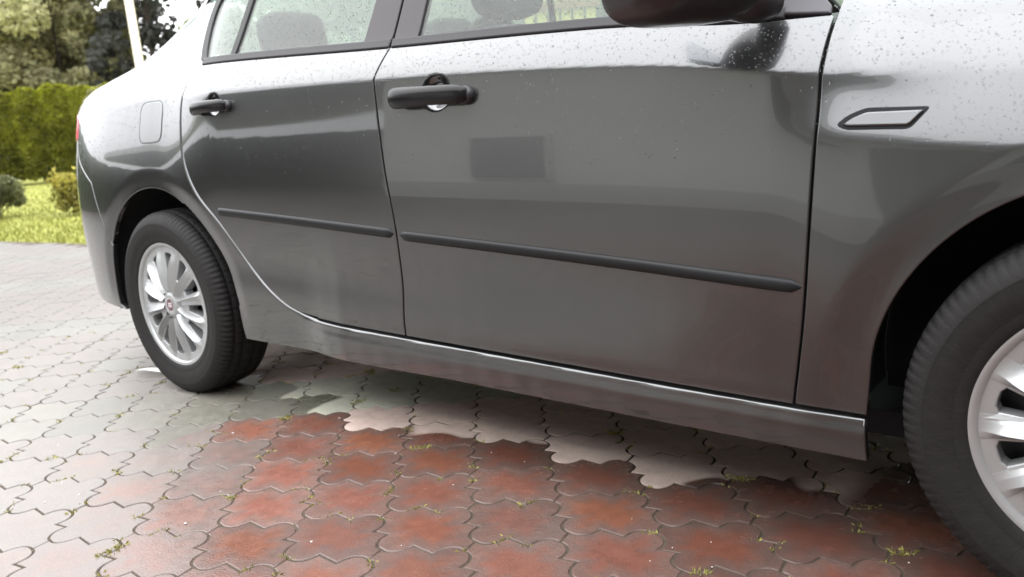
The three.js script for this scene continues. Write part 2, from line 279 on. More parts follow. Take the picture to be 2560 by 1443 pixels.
function phi(x, y) {
  const ys = ysill(x), c = crease(x), b = belt(x);
  const s = y < ys ? (y - ys) / (ys - 0.2) : y < c ? (y - ys) / (c - ys) : y < b ? 1 + (y - c) / (b - c) : 2 + (y - b) / 0.2;
  const q = clamp(s, -1.15, 4);
  if (x <= STN[0][0]) return STN[0][1](q);
  for (let i = 0; i < STN.length - 1; i++) if (x <= STN[i + 1][0]) { const t = ss(STN[i][0], STN[i + 1][0], x); return t <= 0 ? STN[i][1](q) : t >= 1 ? STN[i + 1][1](q) : lerp(STN[i][1](q), STN[i + 1][1](q), t); }
  return STN[STN.length - 1][1](q);
}
const X0 = -1.0, DX = 0.04, NX = 116, Y0 = 0.16, DY = 0.002, NY = 660, TAB = [];
for (let i = 0; i < NX; i++) {
  const x = X0 + i * DX, a = new Float64Array(NY), k0 = Math.round((0.66 - Y0) / DY); a[k0] = plan(Math.max(-0.98, Math.min(3.56, x)));
  const tn = new Float64Array(NY); for (let k = 0; k < NY; k++) tn[k] = Math.tan(phi(x, Y0 + k * DY) * Math.PI / 180);
  for (let k = k0 + 1; k < NY; k++) a[k] = a[k - 1] - DY * (tn[k] + tn[k - 1]) / 2;
  for (let k = k0 - 1; k >= 0; k--) a[k] = a[k + 1] + DY * (tn[k] + tn[k + 1]) / 2;
  // the doors' foot runs straight along the sill whatever the shape above it
  if (x > 0.75 && x < 2.4) { const ys = ysill(x), kb = Math.round((ys - Y0) / DY), dl = (plan(x) + 0.001 - a[kb]) * ss(0.75, 0.95, x) * ss(2.4, 2.2, x); for (let k = 0; k < NY; k++) a[k] += dl * ss(0.64, ys + 0.02, Y0 + k * DY); }
  TAB.push(a);
}
function tab(x, y) {
  const fx = clamp((x - X0) / DX, 1, NX - 3), fy = clamp((y - Y0) / DY, 0, NY - 2), i = Math.floor(fx), k = Math.floor(fy), t = fx - i, s = fy - k;
  const g = (q) => { const p0 = TAB[i - 1][q], p1 = TAB[i][q], p2 = TAB[i + 1][q], p3 = TAB[i + 2][q]; return 0.5 * (2 * p1 + (p2 - p0) * t + (2 * p0 - 5 * p1 + 4 * p2 - p3) * t * t + (3 * p1 - p0 - 3 * p2 + p3) * t * t * t); };
  return lerp(g(k), g(k + 1), s);
}
const WHEEL_Y = 0.312, FX = 2.636;
const HANDLES = [[0.428, 0.939, 0.8], [1.328, 0.901, 0.98]];   // centre x, y and size of the two door handles
function extra(x, y) {
  let e = 0;
  for (const cx of [0, FX]) { const r = Math.hypot(x - cx, y - WHEEL_Y); if (r < 0.55) e -= 0.007 * (1 - ss(0.385, 0.462, r)) * ss(0.2, 0.4, y); }
  for (const [hx, hy, k] of HANDLES) { const dx = (x - hx - 0.012) / (0.05 * k), dy = (y - hy - 0.008) / (0.044 * k), r2 = dx * dx + dy * dy; if (r2 < 1) e -= 0.0165 * k * (1 - ss(0.45, 1, Math.sqrt(r2))); }
  return e;
}
const S = (x, y) => tab(x, y) + extra(x, y);
function SN(x, y, out = new THREE.Vector3()) {
  const h = 0.004, sx = (S(x + h, y) - S(x - h, y)) / (2 * h), ey = 0.0015, sy = -Math.tan(phi(x, y) * Math.PI / 180) + (extra(x, y + ey) - extra(x, y - ey)) / (2 * ey);
  return out.set(-sx, -sy, 1).normalize();
}
// smooth path: pieces are arrays of points; corners only where pieces meet
function path(...pieces) {
  const out = [];
  for (const p of pieces) {
    let pts = p;
    if (p.length > 2) { const c = new THREE.CatmullRomCurve3(p.map((q) => new THREE.Vector3(q[0], q[1], 0)), false, 'centripetal'); pts = c.getPoints(p.length * 8).map((q) => [q.x, q.y]); }
    else { const L = Math.hypot(p[1][0] - p[0][0], p[1][1] - p[0][1]), n = Math.max(1, Math.ceil(L / 0.02)); pts = []; for (let i = 0; i <= n; i++) pts.push([lerp(p[0][0], p[1][0], i / n), lerp(p[0][1], p[1][1], i / n)]); }
    for (const q of pts) { const l = out[out.length - 1]; if (!l || Math.hypot(l[0] - q[0], l[1] - q[1]) > 0.0012) out.push(q); }
  }
  if (Math.hypot(out[0][0] - out[out.length - 1][0], out[0][1] - out[out.length - 1][1]) < 0.0012) out.pop();
  return out;
}
const area = (P) => { let A = 0; for (let i = 0; i < P.length; i++) { const a = P[i], b = P[(i + 1) % P.length]; A += a[0] * b[1] - b[0] * a[1]; } return A / 2; };
const inside = (P, x, y) => { let c = false; for (let i = 0, j = P.length - 1; i < P.length; j = i++) if ((P[i][1] > y) !== (P[j][1] > y) && x < (P[j][0] - P[i][0]) * (y - P[i][1]) / (P[j][1] - P[i][1]) + P[i][0]) c = !c; return c; };
// sheet over the polygon P lying on S (+ lift), its edge rolled over by radius r and turned in by depth
function panel(P, { cx = 0.012, cy = 0.008, lift = 0, r = 0.003, depth = 0.014 } = {}) {
  if (area(P) < 0) P = [...P].reverse();
  const rs = P.map((p) => (typeof r === 'function' ? r(p[0], p[1]) : r)), I = rs[0] > 0 ? offsetPoly(P, rs) : P, pos = [], nor = [], idx = [], key = new Map(), n3 = new THREE.Vector3();
  const vert = (x, y) => { const k = Math.round(x * 2e5) + ',' + Math.round(y * 2e5); let v = key.get(k); if (v === undefined) { v = pos.length / 3; key.set(k, v); SN(x, y, n3); pos.push(x, y, S(x, y) + lift); nor.push(n3.x, n3.y, n3.z); } return v; };
  const xs = I.map((p) => p[0]), ys = I.map((p) => p[1]), x0 = Math.min(...xs), x1 = Math.max(...xs), y0 = Math.min(...ys), y1 = Math.max(...ys);
  const nx = Math.max(1, Math.ceil((x1 - x0) / cx)), ny = Math.max(1, Math.ceil((y1 - y0) / cy)), hx = (x1 - x0) / nx, hy = (y1 - y0) / ny, cut = new Uint8Array(nx * ny);
  for (let i = 0; i < I.length; i++) { const a = I[i], b = I[(i + 1) % I.length], i0 = clamp(Math.floor((Math.min(a[0], b[0]) - x0) / hx - 1e-6), 0, nx - 1), i1 = clamp(Math.floor((Math.max(a[0], b[0]) - x0) / hx + 1e-6), 0, nx - 1), j0 = clamp(Math.floor((Math.min(a[1], b[1]) - y0) / hy - 1e-6), 0, ny - 1), j1 = clamp(Math.floor((Math.max(a[1], b[1]) - y0) / hy + 1e-6), 0, ny - 1); for (let i = i0; i <= i1; i++) for (let j = j0; j <= j1; j++) cut[j * nx + i] = 1; }
  const clip = (Q, ax, lim, sg) => { const o = []; for (let i = 0; i < Q.length; i++) { const a = Q[i], b = Q[(i + 1) % Q.length], da = sg * (a[ax] - lim), db = sg * (b[ax] - lim); if (da >= 0) o.push(a); if ((da > 0 && db < 0) || (da < 0 && db > 0)) { const t = da / (da - db); const q = [lerp(a[0], b[0], t), lerp(a[1], b[1], t)]; q[ax] = lim; o.push(q); } } return o; };
  for (let i = 0; i < nx; i++) {
    const xa = x0 + i * hx, xb = x0 + (i + 1) * hx; let strip = null;
    for (let j = 0; j < ny; j++) {
      const ya = y0 + j * hy, yb = y0 + (j + 1) * hy;
      if (!cut[j * nx + i]) { if (inside(I, (xa + xb) / 2, (ya + yb) / 2)) { const a = vert(xa, ya), b = vert(xb, ya), c = vert(xb, yb), d = vert(xa, yb); idx.push(a, b, c, a, c, d); } continue; }
      strip ??= clip(clip(I, 0, xa, 1), 0, xb, -1);
      let Q = clip(clip(strip, 1, ya, 1), 1, yb, -1);
      Q = Q.filter((p, k) => { const q = Q[(k + 1) % Q.length]; return Math.abs(p[0] - q[0]) > 1e-7 || Math.abs(p[1] - q[1]) > 1e-7; });
      if (Q.length < 3 || Math.abs(area(Q)) < 1e-9) continue;
      const V = Q.map((p) => vert(p[0], p[1]));
      for (const t of THREE.ShapeUtils.triangulateShape(Q.map((p) => new THREE.Vector2(p[0], p[1])), [])) idx.push(V[t[0]], V[t[1]], V[t[2]]);
    }
  }
  if (rs[0] > 0) {
    const n = I.length, rows = [];
    for (let k = 0; k <= 5; k++) {
      const a = Math.min(k, 4) / 4 * Math.PI / 2, b0 = pos.length / 3; rows.push(b0);
      for (let i = 0; i < n; i++) {
        const p = I[i], q = P[i], dx = (q[0] - p[0]), dy = (q[1] - p[1]), l = Math.hypot(dx, dy) || 1, r = rs[i], out = r * Math.sin(a), down = r * (1 - Math.cos(a)) + (k === 5 ? depth : 0);
        SN(p[0], p[1], n3); const x = p[0] + dx / l * (l * out / r), y = p[1] + dy / l * (l * out / r);
        // outward direction in the surface
        const o = new THREE.Vector3(dx / l, dy / l, 0); o.addScaledVector(n3, -o.dot(n3)).normalize();
        pos.push(x - n3.x * down, y - n3.y * down, S(p[0], p[1]) + lift + (o.z * out) - n3.z * down);
        const N = o.multiplyScalar(Math.sin(a)).addScaledVector(n3, Math.cos(a)).normalize(); nor.push(N.x, N.y, N.z);
      }
    }
    for (let k = 0; k < 5; k++) for (let i = 0; i < n; i++) { const a = rows[k] + i, b = rows[k] + (i + 1) % n, c = rows[k + 1] + i, d = rows[k + 1] + (i + 1) % n; idx.push(a, c, b, b, c, d); }
  }
  return geoFrom(pos, idx, nor);
}

// ------------------------------------------------------------------ car materials
const flake = dataTex(256, 256, (() => { const R = rng(5); return () => { const v = 0.44 + 0.12 * R(); return [v, v, v]; }; })());
const paint = std([0.085, 0.086, 0.088], 0.25, 0.85, { clearcoat: 1, clearcoatRoughness: 0.035 });
const blackPlastic = std([0.022, 0.021, 0.024], 0.42), blackGloss = std([0.006, 0.0055, 0.0065], 0.24, 0, { specularIntensity: 0.55 }), rubber = std([0.02, 0.02, 0.021], 0.62), matt = std([0.008, 0.008, 0.009], 0.95);
const stripM = std([0.009, 0.0095, 0.0105], 0.42, 0, { specularIntensity: 0.5 }), trimM = std([0.022, 0.02, 0.023], 0.5, 0, { specularIntensity: 0.6 }), pillarM = std([0.026, 0.021, 0.025], 0.34, 0, { specularIntensity: 0.55 });
const glassM = std([0.55, 0.63, 0.575], 0.4, 0, { transmission: 1, thickness: 0, ior: 1.5 });
const silver = std([0.37, 0.375, 0.38], 0.36, 0.45, { clearcoat: 0.35, clearcoatRoughness: 0.25 });
const cabin = std([0.085, 0.087, 0.085], 0.85), liner = std([0.42, 0.43, 0.41], 0.9);

// ------------------------------------------------------------------ the car
const car = thing('parked_car', 'dark grey metallic saloon car with rain drops parked on the pavers', 'car');
const arc = (cx, r, a0, a1, n = 26, cy = WHEEL_Y - 0.007) => { const o = []; for (let i = 0; i <= n; i++) { const a = lerp(a0, a1, i / n) * Math.PI / 180; o.push([cx + r * Math.cos(a), cy + r * Math.sin(a)]); } return o; };
const G = 0.0017;                                   // half the width of a panel gap
const CUT = [[0.178, 1.25], [0.193, 1.18], [0.217, 1.12], [0.238, 1.06], [0.232, 0.985], [0.223, 0.93], [0.236, 0.8], [0.29, 0.7], [0.387, 0.607], [0.515, 0.462], [0.64, 0.376], [0.72, 0.349], [0.8, 0.341]];
const MID = [[1.166, 1.036], [1.138, 0.957], [1.138, 0.94], [1.156, 0.764], [1.172, 0.607], [1.168, 0.336]];
const FRONT = [[2.149, 0.304], [2.168, 0.45], [2.179, 0.597], [2.19, 0.797], [2.191, 0.88], [2.196, 0.962]];
const sh = (L, dx) => L.map(([x, y]) => [x + dx, y]);
const alongSill = (x0, x1, d) => { const o = []; for (let i = 0; i <= 12; i++) { const x = lerp(x0, x1, i / 12); o.push([x, ysill(x) + d]); } return o; };
const alongBelt = (x0, x1, d) => { const o = []; for (let i = 0; i <= 12; i++) { const x = lerp(x0, x1, i / 12); o.push([x, belt(x) + d]); } return o; };
const ARCH_R = arc(0, 0.402, 188, -11), ARCH_F = [[2.272, 0.29], [2.275, 0.34], [2.283, 0.42], [2.303, 0.482], [2.335, 0.54], [2.378, 0.593], [2.43, 0.637], [2.49, 0.67], [2.56, 0.691], [2.636, 0.698], [2.72, 0.69], [2.8, 0.66], [2.88, 0.61], [2.95, 0.54], [2.99, 0.46], [3.005, 0.36]];
const ROOFLINE = [[0.62, 1.43], [0.34, 1.365], [0.165, 1.28], [0.07, 1.235], [-0.054, 1.172], [-0.204, 1.118], [-0.399, 1.08], [-0.56, 1.052], [-0.66, 1.018], [-0.71, 0.985]];
const body = panel(path([[2.273, 0.215], [2.2715, 0.293]], alongSill(2.271, 0.82, -0.002), sh([...CUT].reverse(), -G), [[0.1763, 1.25], [0.23, 1.33], [0.36, 1.4]], [[0.36, 1.4], [0.5, 1.425], [0.62, 1.43]], ROOFLINE, [[-0.71, 0.985], [-0.648, 0.96], [-0.638, 0.89]], [[-0.638, 0.89], [-0.6, 0.82], [-0.45, 0.735], [-0.385, 0.66], [-0.376, 0.447]].slice(0, 3), [[-0.45, 0.735], [-0.35, 0.51]], ARCH_R.filter(([x, y]) => !(x < -0.33 && y < 0.51)), [[0.395, 0.228], [1.3, 0.233], [2.273, 0.215]].slice(0, 2), [[1.3, 0.233], [2.273, 0.215]]), { cx: 0.012, cy: 0.006, r: (x, y) => (x > 0.2 && x < 0.83 && y > 0.338 ? 0.0105 : 0.003) });
add('side_panel', body, paint, car);
const rearDoor = add('rear_door', panel(path(sh(CUT, G), alongSill(0.81, 1.166, 0.0016), sh([...MID].reverse(), -G), alongBelt(1.16, 0.3, 0), [[0.3, 1.07], [0.256, 1.12], [0.25, 1.2], [0.275, 1.262]], [[0.275, 1.262], [0.19, 1.265], [0.1797, 1.25]]), { cx: 0.0055, cy: 0.0045 }), paint, car);
const frontDoor = add('front_door', panel(path(sh(MID, G), alongSill(1.17, 2.147, 0.0016), sh(FRONT, -G), alongBelt(2.19, 1.17, 0)), { cx: 0.0055, cy: 0.0045 }), paint, car);
add('front_fender', panel(path(sh([...FRONT].reverse(), G), [[2.155, 0.302], [2.2715, 0.2985]], ARCH_F.slice(1), [[3.005, 0.36], [3.3, 0.35]], [[3.3, 0.35], [3.42, 0.6], [3.4, 0.78]], [[3.4, 0.78], [3.1, 0.89], [2.75, 0.965], [2.4, 1.0], [2.2, 1.005]]), { cx: 0.012, cy: 0.008 }), paint, car);
add('rear_bumper', panel(path([[-0.642, 0.885], [-0.602, 0.816], [-0.453, 0.73]], [[-0.453, 0.73], [-0.354, 0.506]], arc(0, 0.402, 150, 184, 8), [[-0.4, 0.278], [-0.36, 0.262]], [[-0.36, 0.262], [-0.55, 0.268], [-0.75, 0.285], [-0.93, 0.3]], [[-0.93, 0.3], [-0.955, 0.45], [-0.955, 0.7], [-0.94, 0.86]], [[-0.94, 0.86], [-0.642, 0.885]]), { cx: 0.01, cy: 0.01 }), paint, car);
const lampM = std([0.75, 0.03, 0.07], 0.3, 0, { clearcoat: 1, clearcoatRoughness: 0.05 });
add('tail_lamp', panel(path([[-0.643, 0.889], [-0.653, 0.96], [-0.714, 0.983]], [[-0.714, 0.983], [-0.9, 0.985]], [[-0.9, 0.985], [-0.93, 0.87]], [[-0.93, 0.87], [-0.643, 0.889]]), { cx: 0.01, cy: 0.01, lift: 0.003 }), lampM, car);
// fuel flap: thin lid with a dark gap round it
{
  const rr = []; for (let i = 0; i < 40; i++) { const a = i / 40 * Math.PI * 2, c = Math.cos(a), s = Math.sin(a), k = 1 / Math.pow(Math.pow(Math.abs(c), 5) + Math.pow(Math.abs(s), 5), 0.2); rr.push([0.012 + c * k * 0.074, 0.917 + s * k * 0.066]); }
  const ring = new THREE.CatmullRomCurve3(rr.map(([x, y]) => new THREE.Vector3(x, y, S(x, y) - 0.0004)), true);
  const flap = add('fuel_flap', panel(offsetPoly(rr, 0.002), { cx: 0.008, cy: 0.008, lift: 0.0012, r: 0.002, depth: 0.002 }), paint, car);
  add('gap', new THREE.TubeGeometry(ring, 120, 0.0011, 6, true), matt, flap);
}
// inner skins close the gaps between the panels
{
  const dark = panel(path([[0.42, 0.25], [2.25, 0.235]], [[2.25, 0.235], [2.23, 0.95]], [[2.23, 0.95], [1.2, 1.0], [0.2, 1.03]], [[0.2, 1.03], [0.2, 0.8], [0.42, 0.55], [0.42, 0.25]].slice(0, 3), [[0.42, 0.55], [0.42, 0.25]]), { cx: 0.06, cy: 0.03, lift: -0.013, r: 0 });
  add('inner_skin', dark, matt, car);
}
// ---- windows
const onS = (pts, lift) => pts.map(([x, y]) => [x, y, S(x, y) + lift]);
const SEAL = [[0.272, 1.085], [0.256, 1.12], [0.251, 1.2], [0.276, 1.262], [0.38, 1.345]], SEAL2 = [[0.318, 1.085], [0.298, 1.12], [0.29, 1.19], [0.31, 1.245], [0.4, 1.32]];
const W_REAR = path(alongBelt(0.316, 1.06, 0.015), [[1.06, belt(1.06) + 0.015], [1.12, 1.38]], [[1.12, 1.38], [0.6, 1.36], [0.4, 1.32]], [...SEAL2].reverse().slice(1));
const W_FRONT = path(alongBelt(1.25, 2.16, 0.015), [[2.16, 0.985], [1.62, 1.36]], [[1.62, 1.36], [1.26, 1.385]], [[1.26, 1.385], [1.25, belt(1.25) + 0.015]]);
add('rear_window', panel(W_REAR, { cx: 0.03, cy: 0.02, lift: -0.006, r: 0 }), glassM, car);
add('front_window', panel(W_FRONT, { cx: 0.03, cy: 0.02, lift: -0.006, r: 0 }), glassM, car);
add('window_seal', panel(path(SEAL, [[0.38, 1.345], [0.4, 1.32]], [...SEAL2].reverse(), [[0.318, 1.085], [0.272, 1.085]]), { cx: 0.01, cy: 0.012, lift: 0.001, r: 0.003, depth: 0.012 }), rubber, car);
add('window_divider', panel(path([[0.462, 1.076], [0.489, 1.075]], [[0.489, 1.075], [0.545, 1.34]], [[0.545, 1.34], [0.518, 1.34]], [[0.518, 1.34], [0.462, 1.076]]), { cx: 0.012, cy: 0.012, lift: 0.0, r: 0.003, depth: 0.01 }), rubber, car);
add('pillar_cover', panel(path([[1.058, 1.045], [1.1625, 1.04]], [[1.1625, 1.04], [1.182, 1.39]], [[1.182, 1.39], [1.1, 1.39]], [[1.1, 1.39], [1.058, 1.045]]), { cx: 0.012, cy: 0.012, lift: 0.0, r: 0.003 }), pillarM, car);
add('pillar_cover', panel(path([[1.168, 1.039], [1.25, 1.035]], [[1.25, 1.035], [1.262, 1.39]], [[1.262, 1.39], [1.188, 1.39]], [[1.188, 1.39], [1.168, 1.039]]), { cx: 0.012, cy: 0.012, lift: 0.0, r: 0.003 }), pillarM, car);
for (const [a, b] of [[0.302, 1.163], [1.168, 2.12]]) {
  const t = add('belt_trim', panel(path(alongBelt(a, b, 0.001), [[b, belt(b) + 0.001], [b, belt(b) + 0.022]], alongBelt(b, a, 0.022), [[a, belt(a) + 0.022], [a, belt(a) + 0.001]]), { cx: 0.02, cy: 0.005, lift: 0.005, r: 0.004, depth: 0.012 }), trimM, car);
}
// triangular mirror base plate in the window corner
add('mirror_plate', panel(path([[2.0, 0.985], [2.19, 0.969]], [[2.19, 0.969], [2.186, 0.985], [1.9, 1.19]], [[1.9, 1.19], [2.0, 0.985]]), { cx: 0.012, cy: 0.012, lift: 0.004, r: 0.004 }), std([0.05, 0.047, 0.055], 0.5), car);
// ---- rubbing strips
function strip(pts, name, parent) {
  const pos = [], idx = [], n = 60, m = 12, c = new THREE.CatmullRomCurve3(pts.map(([x, y]) => new THREE.Vector3(x, y, 0)));
  for (let i = 0; i <= n; i++) {
    const t = i / n, p = c.getPointAt(t), e = Math.min(t, 1 - t) * n, k = Math.min(1, Math.sqrt(Math.min(1, e / 1.2) + 0.02)), tg = c.getTangentAt(t);
    for (let j = 0; j <= m; j++) { const a = j / m * Math.PI, w = 0.0125 * k, y = -Math.cos(a) * w, d = (0.009 * Math.pow(Math.sin(a), 0.75)) * k; const px = p.x - tg.y * y, py = p.y + tg.x * y; pos.push(px, py, S(p.x, p.y) + (S(px, py) - S(p.x, p.y)) * 0.9 - 0.0015 + d); }
  }
  for (let i = 0; i < n; i++) for (let j = 0; j < m; j++) { const a = i * (m + 1) + j, b = a + m + 1; idx.push(a, b, a + 1, b, b + 1, a + 1); }
  for (const i of [0, n]) for (let j = 1; j < m; j++) { const b = i * (m + 1); idx.push(b, b + j, b + j + 1); }
  return add(name, geoFrom(pos, idx), stripM, parent);
}
strip([[0.396, 0.635], [0.75, 0.614], [1.164, 0.587]], 'rubbing_strip', rearDoor);
strip([[1.184, 0.583], [1.65, 0.553], [2.168, 0.517]], 'rubbing_strip', frontDoor);
// ---- door handles: a bowed grip over the dished panel
function handle(hx, hy, k, parent) {
  const n = 48, m = 20, pos = [], idx = [], L = 0.128 * k, slope = (crease(hx + 0.1) - crease(hx - 0.1)) / 0.2;
  for (let i = 0; i <= n; i++) {
    const s = -1 + 2 * i / n, x = hx + s * L, endc = Math.pow(Math.max(0, 1 - Math.pow(Math.abs(s), 9)), 0.5);
    const hh = (0.0215 + 0.004 * ss(0.2, -0.9, s)) * k * endc, dd = 0.0125 * k * endc, y = hy + slope * (x - hx) + 0.003 * k - 0.004 * k * ss(0.2, -0.9, s), z0 = tab(x, y) + (0.012 + 0.022 * Math.pow(Math.max(0, 1 - s * s), 0.6)) * k;
    for (let j = 0; j <= m; j++) { const a = j / m * Math.PI * 2, c = Math.cos(a), q = Math.sin(a), f = 1 / Math.pow(Math.pow(Math.abs(c), 2.1) + Math.pow(Math.abs(q), 2.1), 1 / 2.1); pos.push(x, y + c * f * hh, z0 + q * f * dd); }
  }
  for (let i = 0; i < n; i++) for (let j = 0; j < m; j++) { const a = i * (m + 1) + j, b = a + m + 1; idx.push(a, b, a + 1, b, b + 1, a + 1); }
  const h = add('handle', geoFrom(pos, idx), blackGloss, parent);
  // end feet that meet the door
  for (const s of [-0.84, 0.84]) { const x = hx + s * L, y = hy + slope * (x - hx), g = new THREE.SphereGeometry(1, 20, 14); g.scale(0.024 * k, 0.021 * k, 0.02 * k); g.translate(x, y, tab(x, y) + 0.006 * k); add('foot', g, blackPlastic, h); }
}
handle(...HANDLES[0], rearDoor); handle(...HANDLES[1], frontDoor);
// ---- side vent badge on the fender
{
  const V = [[2.219, 0.787], [2.238, 0.802], [2.264, 0.8115], [2.36, 0.8075], [2.332, 0.775], [2.236, 0.7785]];
  const rounded = (P, d) => { const o = []; for (let i = 0; i < P.length; i++) { const a = P[(i + P.length - 1) % P.length], b = P[i], c = P[(i + 1) % P.length], la = Math.hypot(a[0] - b[0], a[1] - b[1]), lc = Math.hypot(c[0] - b[0], c[1] - b[1]), da = Math.min(d, la * 0.45), dc = Math.min(d, lc * 0.45); for (let t = 0; t <= 4; t++) { const s = t / 4, p0 = [b[0] + (a[0] - b[0]) * da / la, b[1] + (a[1] - b[1]) * da / la], p2 = [b[0] + (c[0] - b[0]) * dc / lc, b[1] + (c[1] - b[1]) * dc / lc]; o.push([0, 1].map((k) => (1 - s) * (1 - s) * p0[k] + 2 * s * (1 - s) * b[k] + s * s * p2[k])); } } return o; };
  const frame = rounded(V, 0.008), v = add('fender_vent', panel(frame, { cx: 0.01, cy: 0.006, lift: 0.0015, r: 0.0012, depth: 0.004 }), std([0.012, 0.013, 0.015], 0.6, 0, { specularIntensity: 0.4 }), car);
  const inner = rounded(offsetPoly(V, 0.006).map(([x, y]) => [x + 0.0015, y - 0.0003]), 0.006);
  add('insert', panel(inner, { cx: 0.008, cy: 0.004, lift: 0.0055, r: 0.003, depth: 0.004 }), paint, v);
}
// ---- door mirror
{
  const m = new THREE.Group(); m.name = 'door_mirror'; car.add(m);
  const pos = [], idx = [], nu = 48, nv = 28, e = 0.5;
  const sp = (c, p) => Math.sign(c) * Math.pow(Math.abs(c), p);
  for (let i = 0; i <= nv; i++) for (let j = 0; j <= nu; j++) {
    const a = -Math.PI / 2 + i / nv * Math.PI, b = j / nu * Math.PI * 2;
    let X = sp(Math.cos(a), e) * sp(Math.cos(b), e), Z = sp(Math.cos(a), e) * sp(Math.sin(b), e), Y = sp(Math.sin(a), 0.62);
    // along z the shell runs from the plate outwards; it is deeper inboard and rounder outboard
    const out = (Z + 1) / 2, y = Y * lerp(0.072, 0.082, out) + (Y < 0 ? -0.012 * (1 - out) : 0), x = X * lerp(0.075, 0.058, out) * (X > 0 ? 1.25 - 0.3 * Y * Y : 0.8), z = Z * 0.122;
    pos.push(x + 2.06 - 0.09 * out, y + 1.05 - 0.004 * out, z + 0.128);
  }
  for (let i = 0; i < nv; i++) for (let j = 0; j < nu; j++) { const a = i * (nu + 1) + j, b = a + nu + 1; idx.push(a, b, a + 1, b, b + 1, a + 1); }
  const shell = std([0.014, 0.011, 0.014], 0.3, 0, { clearcoat: 0.5, clearcoatRoughness: 0.15 });
  add('shell', geoFrom(pos, idx), shell, m);
  add('arm', taper([[2.1, 1.0, -0.03], [2.09, 1.0, 0.01], [2.07, 1.015, 0.05]], 0.033, 0.045, 12, 16), shell, m);
  const gl = new THREE.CircleGeometry(1, 32); gl.scale(0.1, 0.062, 1); gl.rotateY(-Math.PI / 2 + 0.35); gl.translate(1.935, 1.067, 0.14); add('mirror_glass', gl, std([0.8, 0.82, 0.84], 0.02, 1), m);
}
